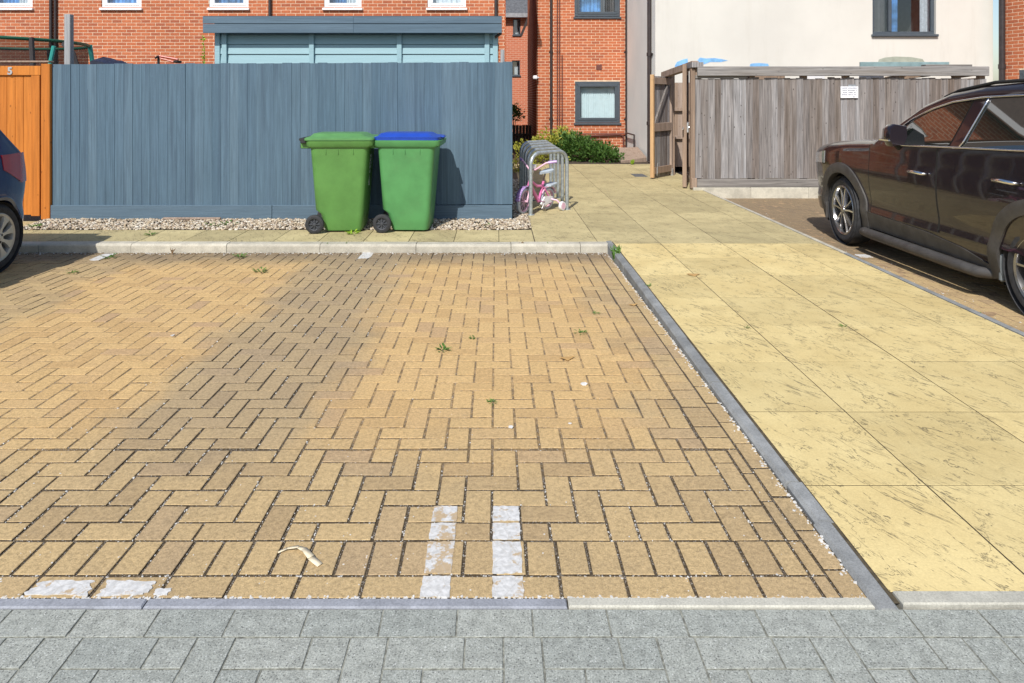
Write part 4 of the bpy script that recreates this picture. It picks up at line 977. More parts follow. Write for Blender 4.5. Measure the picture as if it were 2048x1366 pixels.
# ------------------------------------------------------------------ timber bin store on the right
bs = thing('bin_store', (5.4, 11, 0), 'weathered grey timber bin store enclosure with a boarded front', 'bin store')
ED = 10.7
ex0, ex1 = ax(1391, ED), ax(1972, ED); nb2 = 46; bw2 = (ex1 - ex0) / nb2
bmg = [board_mesh('fence_board', bw2 * 1.05, q, .011) for q in (1.56, 1.57, 1.575, 1.585)]
for m_ in bmg: m_.materials.append(M['grey_wood'])
for k in range(nb2):
    o = link('fence_board', bmg[rng.randint(0, 3)], None, bs); o.location = (ex0 + k * bw2, ED + rng.uniform(0, .006), .2 + rng.uniform(0, .014)); o.rotation_euler = (rng.uniform(-.003, .003), rng.uniform(-.004, .004), rng.uniform(-.02, .02))
build('gravel_board', MB().bevbox(ex0 + .02, ex1, ED - .03, ED + .012, 0.075, 0.20, .005), M['grey_wood_x'], bs)
build('corner_block', MB().bevbox(ex0 - .06, ex0 + .016, ED - .028, ED + .06, 0.06, 0.215, .004), M['brown_wood'], bs)
build('corner_post', MB().bevbox(ex0 - .07, ex0 - .003, ED + .006, ED + .09, 0.05, 1.93, .005), M['brown_wood'], bs)
for k, (a, b) in enumerate(zip([ex0 - .05 + .9 * i for i in range(6)], [ex0 - .05 + .9 * (i + 1) for i in range(6)])):
    build('edging_stone', MB().cbox(a + .002, min(b, ex1 + .3) - .002, ED - .05, ED + .05, -0.16, .072, .008), M['kerb'], bs)
build('top_beam', MB().bevbox(ex0 + .02, ex1 + .02, ED - .05, ED - .005, az(152, ED) - .0, az(133, ED), .006), M['grey_wood_x'], bs)
for px_ in (1392, 1500, 1605, 1690, 1800, 1962): build('post', MB().bevbox(ax(px_, ED), ax(px_, ED) + .09, ED + .03, ED + .12, 0, az(136, ED), .005), M['brown_wood'], bs)
build('rail', MB().bevbox(ex0, ax(1495, ED), ED - .003, ED + .014, az(157, ED), az(150.5, ED), .003), M['grey_wood_x'], bs)
mb = MB(); a, b = at(1492, 158, ED + .5), at(1570, 147, ED + .2); mb.bevbox(a.x, b.x, ED + .2, ED + .26, a.z - .02, a.z + .09, .004); build('rafter', mb, M['brown_wood'], bs)
a, b = at(1770, 158, ED + .4), at(1860, 148, ED + .1); build('rafter', MB().tube([a, b], .05, 4), M['brown_wood'], bs)
build('rafter', MB().tube([at(1905, 154, ED + .1), at(1960, 147, ED + .2)], .04, 4), M['brown_wood'], bs)
for a, b in ((1602, 1650), (1719, 1768)):
    build('white_board', MB().bevbox(ax(a, ED + .3), ax(b, ED + .3), ED + .3, ED + .32, az(162, ED), az(149, ED), .003), M['white_plastic'], bs)
build('teal_board', MB().bevbox(ax(1720, ED + .12), ax(1898, ED + .12), ED + .11, ED + .14, az(136, ED), az(124, ED + .12), .004), M['teal_board'], bs)
build('top_batten', MB().bevbox(ax(1850, ED), ax(1943, ED), ED - .02, ED + .1, az(133, ED) + .001, az(129, ED), .003), M['grey_wood_x'], bs)
# left side: lintel, far post, rear boards
LX = 3.16
build('lintel', MB().tube([(LX - .0, 12.85, 1.90), (LX - .03, 10.72, 2.0)], .075, 4), M['brown_wood'], bs)
build('lintel_plank', MB().add([(3.06, 10.66, 1.95), (3.24, 10.66, 1.95), (3.32, 12.9, 1.90), (3.16, 12.9, 1.90), (3.06, 10.66, 2.03), (3.24, 10.66, 2.03), (3.32, 12.9, 1.97), (3.16, 12.9, 1.97)], [(0, 1, 2, 3), (4, 5, 6, 7), (0, 1, 5, 4), (1, 2, 6, 5), (2, 3, 7, 6), (3, 0, 4, 7)]), M['grey_wood'], bs)
build('gate_post', MB().bevbox(3.24, 3.34, 12.75, 12.85, 0, 1.93, .005), M['brown_wood'], bs)
bmr = board_mesh('fence_board', .142, 1.75); bmr.materials.append(M['brown_wood'])
for k in range(28):
    o = link('fence_board', bmr, None, bs); o.location = (3.36 + k * .14, 14.2, .04)
for z in (.62, 1.2): build('rail', MB().bevbox(3.3, 7.6, 14.13, 14.18, z, z + .07, .004), M['brown_wood'], bs)
for k in range(24):
    o = link('fence_board', bmr, None, bs); o.location = (7.72, 10.85 + k * .14, .04); o.rotation_euler = (0, 0, R(90))
# metal post socket
build('post_socket', MB().tube([(3.28, 12.72, 0.02), (3.28, 12.72, .16)], .03, 8), M['steel'], bs)

def gate_leaf(name, hinge, tip, z0, z1, label, braces):
    hx, hy = hinge; tx, ty = tip; L = math.hypot(tx - hx, ty - hy); ang = math.atan2(ty - hy, tx - hx)
    g = thing(name, (hx, hy, 0), label, 'gate', 'bin store gates', rz=ang)
    n = 7; w = L / n
    for k in range(n):
        o = build('board', MB().bevbox(0, w - .003, -.011, .011, 0, z1 - z0 - .02 - rng.uniform(0, .006), .003), M['grey_wood'], g, local=True); o.location = (k * w, 0, z0)
    s = 1 if braces else -1
    y0, y1 = (.012, .05)
    for zz, hh in ((z1 - .17, .12), ((z0 + z1) / 2 - .1, .15), (z0 + .06, .12)): build('ledge', MB().bevbox(.02, L - .04, y0, y1, zz, zz + hh, .004), M['brown_wood'], g, local=True)
    build('stile', MB().bevbox(L - .04, L + .012, -.013, .052, z0, z1, .004), M['fresh_wood' if braces else 'brown_wood'], g, local=True)
    build('stile', MB().bevbox(-.03, .02, -.013, .05, z0, z1, .004), M['brown_wood'], g, local=True)
    zl = (z0 + z1) / 2 + .05
    build('brace', MB().prism([(L - .16, zl), (L - .06, zl), (.17, z1 - .17), (.07, z1 - .17)], .014, .048, lambda u, d, v: (u, d, v)), M['grey_wood'], g, local=True)
    return g
g1 = gate_leaf('store_gate', (3.24, 12.74), (2.76, 12.16), .05, az(150, 12.4), 'open timber gate leaf with diagonal brace, farther from the camera', True)
build('bolt', MB().tube([(.62, .06, .12), (.62, .06, .30), (.55, .06, .30)], .008, 6).bevbox(.60, .64, .05, .06, .08, .22, .003), M['steel'], g1, local=True)
g2 = gate_leaf('store_gate', (3.21, 11.55), (2.985, 10.88), .05, az(128, 10.9), 'open timber gate leaf seen edge on, beside the grey boards', False)
g2l = math.hypot(.225, .67)
build('lock', MB().bevbox(g2l - .12, g2l + .02, .053, .085, .92, 1.08, .006).tube([(g2l - .05, .085, 1.0), (g2l - .05, .12, 1.0)], .02, 8), M['steel'], g2, local=True)
build('latch', MB().tube([(g2l + .012, 0, 1.0), (g2l + .14, 0, .98)], .012, 6), M['steel'], g2, local=True)

sg = thing('notice', (ax(1698, ED), ED - .01, 1.4), 'small white paper notice pinned on the grey boards', 'sign')
a, b = at(1681, 173, ED - .012), at(1716, 196, ED - .012)
build('board', MB().bevbox(a.x, b.x, ED - .02, ED - .01, b.z, a.z, .002), M['sign_white'], sg)
build('clip', MB().bevbox(a.x + .12, a.x + .24, ED - .016, ED - .006, a.z + .002, a.z + .03, .003), M['steel'], sg)
mb = MB(); w = b.x - a.x
for fz, segs in ((.14, ((.08, .38), (.42, .92))), (.34, ((.1, .37), (.42, .82), (.88, .94))), (.54, ((.13, .38), (.44, .7), (.76, .86))), (.72, ((.07, .38), (.44, .7), (.76, .86))), (.88, ((.7, .8),))):
    for s, e in segs:
        x = a.x + s * w
        while x < a.x + e * w - .006:
            l = rng.uniform(.008, .02); mb.box(x, min(x + l, a.x + e * w), ED - .0212, ED - .0202, a.z - fz * (a.z - b.z) - .008, a.z - fz * (a.z - b.z) + .006 + rng.uniform(0, .004)); x += l + .005
build('lettering', mb, M['ink'], sg)

# ------------------------------------------------------------------ wheelie bins
def rrect(hx, hy, z, r, n=5, cx=0, cy=0):
    out = []
    for sx, sy, a0 in ((1, 1, 0), (-1, 1, 90), (-1, -1, 180), (1, -1, 270)):
        for k in range(n + 1):
            a = R(a0 + 90 * k / n); out.append((cx + sx * (hx - r) + r * math.cos(a), cy + sy * (hy - r) + r * math.sin(a), z))
    return out
def wheelie(loc, rz, body, lid, label, sticker):
    "local x: from the handle (rear, -x) to the front (+x); y across"
    b = thing('wheelie_bin', loc, label, 'bin', 'wheelie bins on the footway', rz)
    rings = []
    for z, xr, xf, hy, r in ((.02, -.155, .235, .205, .05), (.04, -.165, .245, .212, .06), (.20, -.205, .262, .225, .06), (.24, -.255, .265, .228, .06), (.55, -.275, .288, .248, .06), (.88, -.298, .315, .268, .06), (.925, -.305, .322, .272, .06)):
        rings.append(rrect((xf - xr) / 2, hy, z, r, 5, (xf + xr) / 2, 0))
    build('body', MB().rings(rings), body, b, smooth=38, local=True)
    rim = [rrect(.335, .285, .915, .05, 5, .015), rrect(.355, .30, .935, .05, 5, .02), rrect(.362, .305, .985, .05, 5, .022), rrect(.345, .29, .99, .05, 5, .02)]
    build('rim', MB().rings(rim), body, b, smooth=38, local=True)
    m = MB()                                               # ribs under the rim
    for s in (-1, 1):
        for x in (-.13, .0, .16): m.bevbox(x - .004, x + .004, s * .262 - .012, s * .262 + .012, .84, .915, .002)
    build('rib', m, body, b, local=True)
    q_ = .022 if lid is M['lid_blue'] else 0.0
    lm = MB().rings([rrect(.36 - q_, .30 - q_, .988, .05, 5, .012), rrect(.372 - q_, .312 - q_, .992, .05, 5, .015), rrect(.372 - q_, .312 - q_, 1.012 - q_ * .3, .05, 5, .015), rrect(.355, .295, 1.022, .05, 5, .012), rrect(.30, .24, 1.032, .05, 5, -.01), rrect(.265, .205, 1.058, .05, 5, -.02), rrect(.24, .18, 1.062, .05, 5, -.02)])
    L = build('lid', lm, lid, b, smooth=38, local=True)
    build('lid_grip', MB().bevbox(.30, .40, -.09, .09, 1.008, 1.024, .007), lid, L, local=True)
    build('hinge', MB().tube([(-.40, -.26, 1.0), (-.40, .26, 1.0)], .016, 10).bevbox(-.40, -.335, -.27, -.22, .96, 1.012, .006).bevbox(-.40, -.335, .22, .27, .96, 1.012, .006).bevbox(-.395, -.34, -.03, .03, .985, 1.014, .006), M['rubber'] if lid is M['lid_a'] else lid, b, smooth=38, local=True)
    build('handle', MB().tube([(-.405, -.2, .985), (-.405, .2, .985)], .016, 10).bevbox(-.41, -.30, -.22, -.18, .90, .99, .008).bevbox(-.41, -.30, .18, .22, .90, .99, .008), body, b, smooth=38, local=True)
    build('axle', MB().tube([(-.245, -.27, .10), (-.245, .27, .10)], .012, 8), M['steel'], b, local=True)
    for s in (-1, 1):
        T = lambda x, y, z, s=s: (-.245 + y, s * (.275 + x), .101 + z)
        w = build('wheel', MB().lathe([(-.025, .062), (-.028, .085), (-.02, .098), (.0, .101), (.02, .098), (.028, .085), (.025, .062)], 28, T=T), M['rubber'], b, smooth=40, local=True)
        hm = MB().lathe([(-.02, .0), (-.02, .066), (.018, .066), (.014, .058), (.004, .055), (.004, .02), (.02, .016), (.022, .0)], 24, T=T)
        for k in range(8):
            a = k * math.pi / 4
            hm.box(.018, .057, -.005, .005, .004, .018, T=lambda x, y, z, a=a: T(z, x * math.cos(a) - y * math.sin(a), x * math.sin(a) + y * math.cos(a)))
        build('hub', hm, M['wheel_grey'], w, smooth=30, local=True)
    if sticker:
        m = MB()
        for zz, w_ in ((.62, .02), (.67, .045), (.71, .06), (.75, .05), (.79, .03)): m.bevbox(.292 + (zz - .62) * .085, .300 + (zz - .62) * .085, -w_, w_, zz, zz + .03, .002)
        m.bevbox(.283, .292, -.02, .02, .48, .60, .002)
        build('number_sticker', m, M['galv'], b, local=True)
    return b
z0 = .0285
wheelie((ax(686, 7.53), 7.53, z0), R(1.5), M['bin_a'], M['lid_a'], 'leaf green wheelie bin with a green lid', True)
wheelie((ax(818.5, 7.56), 7.56, z0), R(-2.5), M['bin_b'], M['lid_blue'], 'emerald wheelie bin with a bright blue lid', False)

# ------------------------------------------------------------------ cycle hoops and the pink bike
names = ['nearest galvanised cycle hoop, with the pink bike against it', 'second galvanised cycle hoop from the camera', 'middle one of the five galvanised cycle hoops', 'fourth galvanised cycle hoop from the camera', 'farthest galvanised cycle hoop, next to the shrubs']
pts = []
r = .15; w = .64; hh = .76
pts += [(0, 0, 0), (0, 0, hh - r)] + [(r - r * math.cos(R(a)), 0, hh - r + r * math.sin(R(a))) for a in range(10, 90, 10)] + [(r, 0, hh), (w - r, 0, hh)] + [(w - r + r * math.sin(R(a)), 0, hh - r + r * math.cos(R(a))) for a in range(10, 90, 10)] + [(w, 0, hh - r), (w, 0, 0)]
hoop = MB().tube(pts, .0245, 14); hoop.tube([(0, 0, 0), (0, 0, .008)], .05, 14).tube([(w, 0, 0), (w, 0, .008)], .05, 14)
hme = hoop.mesh('cycle_hoop', 40); hme.materials.append(M['galv'])
for k in range(5):
    o = link('cycle_hoop', hme); o.location = (.428 - .012 * k, 8.42 + .5 * k, .027); o.rotation_euler = (0, 0, math.atan2(.41, .487))
    tag(o, names[k], 'cycle rack', 'galvanised cycle hoops in a row')

kb = thing('child_bicycle', (.62, 8.75, .028), "small pink child's bicycle with a training wheel leaning in the hoops", 'bicycle')
B0 = Vector((.335, 8.46, .028)); bd = (Vector((.66, 8.84, .028)) - B0).normalized(); bn = Vector((-bd.y, bd.x, 0))
lean = .10
def bp(a, h, s=0): return B0 + bd * a + bn * (s - h * lean) + Vector((0, 0, h))
def kwheel(ca, rr, yaw, nm):
    c = bp(ca, rr); d = (bd * math.cos(yaw) + bn * math.sin(yaw)); n = Vector((-d.y, d.x, 0)); up = (Vector((0, 0, 1)) - n * lean * (1 if True else 0)).normalized()
    T = lambda x, y, z: tuple(c + n * x + d * y + up * z)
    w_ = build(nm, MB().lathe([(-.018, rr - .03), (-.022, rr - .012), (0, rr), (.022, rr - .012), (.018, rr - .03)], 28, T=T), M['grey_tyre'], kb, smooth=True)
    m = MB().lathe([(-.012, rr - .03), (.012, rr - .03), (.012, rr - .042), (-.012, rr - .042)], 28, T=T, close=True)
    for k in range(10):
        a = k * math.pi / 5; m.tube([T(0, 0, 0), T(0, (rr - .036) * math.cos(a), (rr - .036) * math.sin(a))], .0035, 5)
    m.tube([T(-.03, 0, 0), T(.03, 0, 0)], .014, 8)
    build('rim', m, M['pale_pink'], w_, smooth=40)
    return T
TFw = kwheel(.0, .165, R(10), 'wheel'); TRw = kwheel(.48, .145, 0, 'wheel')
hd = bp(.10, .40)
build('fork', MB().tube([bp(0, .155, .045), bp(.05, .32, .04), bp(.08, .36, 0)], .012, 8).tube([bp(0, .155, -.045), bp(.05, .32, -.04), bp(.08, .36, 0)], .012, 8), M['pale_pink'], kb, smooth=40)
build('frame', MB().tube([bp(.08, .38), bp(.20, .24), bp(.30, .13)], .024, 10).tube([bp(.09, .42), bp(.24, .33), bp(.35, .32)], .018, 10).tube([bp(.30, .13), bp(.36, .33), bp(.375, .38)], .017, 10).tube([bp(.30, .13, .04), bp(.48, .145, .05), bp(.36, .31, .02)], .011, 8).tube([bp(.30, .13, -.04), bp(.48, .145, -.05), bp(.36, .31, -.02)], .011, 8).tube([bp(.07, .35), bp(.11, .46)], .022, 10), M['pink'], kb, smooth=40)
build('stem', MB().tube([bp(.11, .45), bp(.125, .56)], .013, 8), M['chrome'], kb)
build('handlebar', MB().tube([bp(.22, .66, .27), bp(.15, .64, .18), bp(.12, .55, .05), bp(.12, .55, -.05), bp(.15, .64, -.18), bp(.22, .66, -.27)], .012, 8), M['pale_pink'], kb, smooth=True)
for s in (1, -1): build('grip', MB().tube([bp(.165, .645, s * .20), bp(.225, .66, s * .285)], .018, 8), M['lilac'], kb, smooth=40)
build('handlebar_pad', MB().bevbox(-.03, .03, -.035, .035, -.03, .03, .012, T=lambda x, y, z: tuple(bp(.13 + x, .585 + z, y))), M['white_plastic'], kb)
build('saddle', MB().rings([[tuple(bp(a, h + dz, s)) for s, dz in ((-w_, -.02), (-w_, .005), (-w_ * .5, .018), (w_ * .5, .018), (w_, .005), (w_, -.02))] for a, w_, h in ((.29, .018, .495), (.33, .025, .50), (.39, .055, .505), (.46, .075, .515), (.50, .06, .52))]), M['seat'], kb, smooth=40)
build('seat_post', MB().tube([bp(.375, .38), bp(.40, .49)], .012, 8), M['chrome'], kb)
build('chain_guard', MB().prism([(.27, .10), (.34, .19), (.50, .18), (.53, .145), (.50, .11), (.33, .07)], -.07, -.05, lambda u, d, v: tuple(bp(u, v, d))), M['white_plastic'], kb)
def fender(T, rr, a0, a1, mt):
    m = MB(); n = 12
    for k in range(n):
        q = [R(a0 + (a1 - a0) * t / n) for t in (k, k + 1)]
        m.quad(*[T(x, rr * math.cos(a), rr * math.sin(a)) for a, x in ((q[0], -.032), (q[1], -.032), (q[1], .032), (q[0], .032))])
    o = build('mudguard', m, mt, kb, smooth=True); o.modifiers.new('thick', 'SOLIDIFY').thickness = .004
fender(TFw, .185, 40, 175, M['lilac']); fender(TRw, .165, 20, 150, M['pale_pink'])
build('carrier', MB().tube([bp(.38, .30), bp(.56, .34), bp(.60, .33)], .009, 6).bevbox(-.07, .08, -.06, .06, -.015, .02, .01, T=lambda x, y, z: tuple(bp(.52 + x, .32 + z + x * .15, y))), M['seat'], kb)
build('crank', MB().tube([bp(.30, .13, -.1), bp(.30, .13, .1)], .01, 8).tube([bp(.30, .13, -.1), bp(.25, .05, -.1), bp(.25, .05, -.16)], .008, 8).tube([bp(.30, .13, .1), bp(.35, .21, .1), bp(.35, .21, .16)], .008, 8), M['chrome'], kb)
tw = bp(.55, .06, -.20)
build('stabiliser_arm', MB().tube([bp(.48, .145, -.06), bp(.52, .13, -.13), tw], .011, 8), M['pale_pink'], kb)
sw = build('stabiliser_wheel', MB().lathe([(-.018, .04), (-.018, .056), (0, .06), (.018, .056), (.018, .04)], 20, T=lambda x, y, z: tuple(tw + bn * x + bd * y + Vector((0, 0, z)))), M['white_plastic'], kb, smooth=40)
build('hub', MB().lathe([(-.02, 0), (-.02, .042), (.015, .042), (.015, .014), (.02, 0)], 16, T=lambda x, y, z: tuple(tw + bn * x + bd * y + Vector((0, 0, z)))), M['pale_pink'], sw, smooth=40)

# ------------------------------------------------------------------ vegetation
def leaf(mb, c, d, n, L, W):
    d = d.normalized(); s = d.cross(n); s = s.normalized() if s.length > 1e-5 else d.orthogonal().normalized(); n = s.cross(d)
    mb.add([c, c + d * L * .45 + s * W * .5 + n * L * .06, c + d * L, c + d * L * .45 - s * W * .5 + n * L * .06], [(0, 1, 2, 3)])
def rv(): return Vector((rng.gauss(0, 1), rng.gauss(0, 1), rng.gauss(0, 1))).normalized()
def shrub(name, label, lobes, n, L, mat, stems, floor=.02, grp='shrubs below the brick house'):
    s = thing(name, (lobes[0][0], lobes[0][1], floor), label, 'shrub', grp)
    mb = MB(); tot = sum(l[3] * l[5] for l in lobes)
    for (x, y, z, rx, ry, rz) in lobes:
        twigs = []
        for _ in range(int(n * rx * rz / tot / 7)):
            d = rv(); d.z = abs(d.z) * .9 + .02 if rng.random() < .8 else d.z; rr = rng.uniform(.55, 1.06) if rng.random() < .85 else rng.uniform(1.0, 1.25)
            p = Vector((x + d.x * rx * rr, y + d.y * ry * rr, max(floor + .02, z + d.z * rz * rr)))
            for _ in range(7):
                q = p + rv() * rng.uniform(0, L * 1.6); dd = (d + rv() * .8 + Vector((0, 0, .3)))
                if q.z < floor: q.z = floor + .01
                leaf(mb, q, dd, rv() + Vector((0, 0, .8)), L * rng.uniform(.6, 1.25), L * rng.uniform(.4, .6))
    build('crown', mb, mat, s, fix=False)
    mb = MB()
    for (x, y, z, rx, ry, rz) in lobes:
        for _ in range(stems):
            a = rng.uniform(0, 6.28); q = rng.uniform(.2, .75)
            mb.tube([(x + rng.uniform(-.05, .05), y + rng.uniform(-.05, .05), floor), (x + rx * q * .5 * math.cos(a), y + ry * q * .5 * math.sin(a), z * .6), (x + rx * q * math.cos(a), y + ry * q * math.sin(a), z + rz * q * .8)], [.014, .01, .004], 5)
    build('stem', mb, M['twig'], s)
    return s
shrub('shrub', 'low dark green glossy shrub against the brick house wall', [(ax(1150, 16), 16.0, .16, .55, .5, .44), (ax(1186, 15.8), 15.8, .10, .5, .45, .32), (ax(1215, 15.5), 15.5, .08, .28, .3, .22), (ax(1128, 16.2), 16.2, .2, .3, .4, .36)], 5200, .085, M['leaf'], 8)
shrub('shrub', 'golden leaved shrub behind the cycle hoops', [(ax(1100, 16.2), 16.2, .26, .42, .4, .40), (ax(1085, 15.2), 15.2, .08, .4, .3, .30), (ax(1130, 16.9), 16.9, .30, .3, .3, .38)], 2600, .075, M['leaf_yellow'], 6)
shrub('shrub', 'wispy shrub with pale seed heads in the alley mouth', [(ax(1042, 14.0), 14.0, .12, .25, .3, .42), (ax(1036, 13.4), 13.4, .05, .2, .3, .28)], 700, .06, M['leaf_yellow'], 9)
shrub('shrub', 'dark leafy bush above the alley fence', [(ax(1030, 22.0), 22.0, .75, .22, .3, .5)], 500, .09, M['leaf'], 6, grp='alley plants')
pl = thing('planter_step', (ax(1243, 14.2), 14.2, 0), 'low brick step with sloping tile top beside the shrub', 'step')
a, b = at(1224, 329, 15.1), at(1262, 314, 16.2)
build('base', MB().box(3.0, 3.44, 15.75, 16.6, 0, .1), M['soil'], pl); build('tile_top', MB().add([(2.78, 15.2, .06), (3.42, 15.5, .12), (3.47, 16.7, .27), (2.85, 16.7, .25), (2.78, 15.2, .02), (3.42, 15.5, .02), (3.47, 16.7, .1), (2.85, 16.7, .1)], [(0, 1, 2, 3), (0, 1, 5, 4), (1, 2, 6, 5), (2, 3, 7, 6), (3, 0, 4, 7)]), M['brown_wood'], pl)

def weed(px_, py, size, kind, label, surf=zpark, mat='weed', z=None):
    p = gp(px_, py, surf) if z is None else Vector((ax(px_, z[0]), z[0], z[1]))
    mb = MB()
    if kind == 'flat':
        for _ in range(26):
            a = rng.uniform(0, 6.28); d = Vector((math.cos(a), math.sin(a), rng.uniform(.08, .55))); leaf(mb, p + d * size * rng.uniform(0, .6), d, Vector((0, 0, 1)), size * rng.uniform(.35, .7), size * rng.uniform(.12, .25))
    elif kind == 'tuft':
        for _ in range(34):
            a = rng.uniform(0, 6.28); d = Vector((math.cos(a) * .3, math.sin(a) * .25, 1)); b = p + Vector((rng.uniform(-.2, .2), rng.uniform(-.3, .3), 0)) * size
            leaf(mb, b, d, rv(), size * rng.uniform(.5, 1.1), size * rng.uniform(.08, .2)); 
            q = b + d.normalized() * size * rng.uniform(.2, .8); leaf(mb, q, rv() + Vector((0, 0, .6)), rv(), size * .3, size * .14)
    else:
        for _ in range(5):
            a = rng.uniform(0, 6.28); t = p + Vector((math.cos(a) * .35, math.sin(a) * .2, rng.uniform(.6, 1.0))) * size
            mb.tube([p, (p + t) / 2 + Vector((rng.uniform(-.06, .06), 0, .05)) * size, t], [.0035, .003, .0015], 4)
            for k in range(8):
                q = p.lerp(t, rng.uniform(.25, 1)); leaf(mb, q, rv() + Vector((0, 0, .4)), rv(), size * rng.uniform(.1, .24), size * .1)
    tag(build('weed', mb, M[mat], fix=False), label, 'weed', 'weeds in the paving')
fz = lambda D: .03
weed(480, 515, .08, 'flat', 'small green weed at the foot of the kerb, below the blue fence middle')
weed(522, 544, .08, 'flat', 'flat green weed growing in the paving in front of the left green bin')
weed(885, 700, .06, 'flat', 'pointed green weed in the clean orange paving, left of the fallen leaf')
weed(1163, 667, .045, 'flat', 'low green weed in the paving above the fallen leaf')
weed(984, 806, .032, 'flat', 'tiny weed in the middle of the right bay, nearest the camera', mat='weed')
weed(945, 677, .03, 'flat', 'tiny dark moss tuft right of the pointed weed', mat='weed')
weed(1192, 628, .032, 'flat', 'tiny weed near the path edging in the right bay')
weed(1233, 522, .15, 'tuft', 'tall bright green weed at the corner of kerb and path edging', mat='weed')
weed(1101, 503, .10, 'stem', 'thin sprawling weed on the kerb face, left of its corner')
weed(1040, 503, .10, 'stem', 'dead brown weed against the kerb below the fence end', mat='weed_dry')
weed(650, 503, .10, 'stem', 'spindly weed against the kerb, left one of the pair below the bins')
weed(689, 503, .10, 'stem', 'spindly weed against the kerb, right one of the pair below the bins')
weed(1297, 572, .035, 'flat', 'small weed beside the path edging', surf=zpath)
weed(1685, 653, .03, 'flat', 'small moss patch in the yellow path joint', surf=zpath)
weed(1494, 656, .02, 'flat', 'tiny moss patch on the yellow path crossing joint', surf=zpath)
weed(706, 469, .10, 'flat', 'yellow green weed at the foot of the leaf green bin', surf=fz, mat='weed_lime')
weed(458, 451, .12, 'flat', 'larger weed patch on the gravel below the blue fence', surf=fz)
weed(425, 454, .10, 'flat', 'smaller weed patch on the gravel beside the larger one', surf=fz)
weed(300, 470, .08, 'flat', 'small weed between footway slabs left of the bins', surf=fz)
weed(75, 455, .11, 'flat', 'green weed on the gravel under the orange gate post', surf=fz)
weed(980, 453, .07, 'flat', 'green weed on the gravel right of the emerald bin', surf=fz)
weed(218, 516, .08, 'flat', 'green weed beside the white mark near the blue car')
weed(145, 546, .06, 'flat', 'flat weed in the paving near the blue car shadow edge')
weed(345, 508, .06, 'stem', 'dry wisp at the kerb foot, left part of the left bay', mat='weed_dry')
weed(1265, 329, .12, 'tuft', 'green tuft beside the brick step', surf=fz, mat='weed_lime')
weed(1955, 637, .06, 'flat', 'small weed at the path edging near the plum car rear wheel')
mb = MB(); D = 8.12; b0 = at(408, 133, D); t0 = at(406, 72, D)
mb.tube([(b0.x, D, 1.2), b0, b0.lerp(t0, .5) + Vector((.01, 0, 0)), t0], [.006, .005, .004, .002], 5)
for _ in range(46):
    q = b0.lerp(t0, rng.random()); leaf(mb, q, rv() + Vector((0, 0, .3)), rv(), rng.uniform(.02, .05), .02)
tag(build('climbing_weed', mb, M['weed_lime'], fix=False), 'tall thin yellowish stem sticking up over the blue fence by the shed', 'weed')

# litter
o = build('drain_cover', MB().bevbox(2.55, 2.78, 12.5, 12.95, .02, .033, .003), M['grey_frame']); tag(o, 'dark metal cover set in the path before the open gate', 'drain cover')
p0 = [gp(*q) for q in ((556, 1108), (575, 1102), (597, 1101), (608, 1106), (622, 1120), (640, 1132))]
mb = MB(); wd = [.003, .004, .006, .009, .011, .010]; hz = [.004, .008, .012, .013, .009, .004]
for k in range(5):
    for (u, v) in ((k, k + 1),):
        a, b = p0[u], p0[v]; t = (b - a).normalized(); s = Vector((-t.y, t.x, 0))
        mb.quad(a + s * wd[u] + Vector((0, 0, hz[u])), b + s * wd[v] + Vector((0, 0, hz[v])), b - s * wd[v] + Vector((0, 0, hz[v])), a - s * wd[u] + Vector((0, 0, hz[u])))
o = build('litter_strip', mb, M['paper'], smooth=True); o.modifiers.new('thick', 'SOLIDIFY').thickness = .002; tag(o, 'curled cream strip of litter lying on the front pavers', 'litter')
def flatleaf(px_, py, r, label, surf=zpark, mat='dead_leaf', shape=None):
    p = gp(px_, py, surf); mb = MB(); pts = shape or [(-1, .2), (-.5, .55), (.2, .6), (1, .5), (.5, 0), (0, -.6), (-.4, -.3)]
    vs = [p + Vector((a * r, b * r, .004 + .25 * r * abs(a) * rng.random())) for a, b in pts]
    mb.add(vs, [tuple(range(len(vs)))]); o = build('fallen_leaf', mb, M[mat]); o.modifiers.new('thick', 'SOLIDIFY').thickness = .0015
    tag(o, label, 'leaf')
flatleaf(1135, 719, .045, 'flat tan fallen leaf in the middle of the right bay')
flatleaf(1267, 611, .035, 'pale curled leaf near the path edging')
flatleaf(1388, 551, .06, 'dark brown smear of dead leaf on the yellow path', surf=zpath)
o = build('timber_offcut', MB().bevbox(ax(325, 7.9), ax(440, 7.9), 7.9, 7.935, .06, .085, .005), M['brown_wood']); o.rotation_euler = (0, 0, 0); tag(o, 'long brown timber offcut lying on the gravel by the fence', 'offcut')

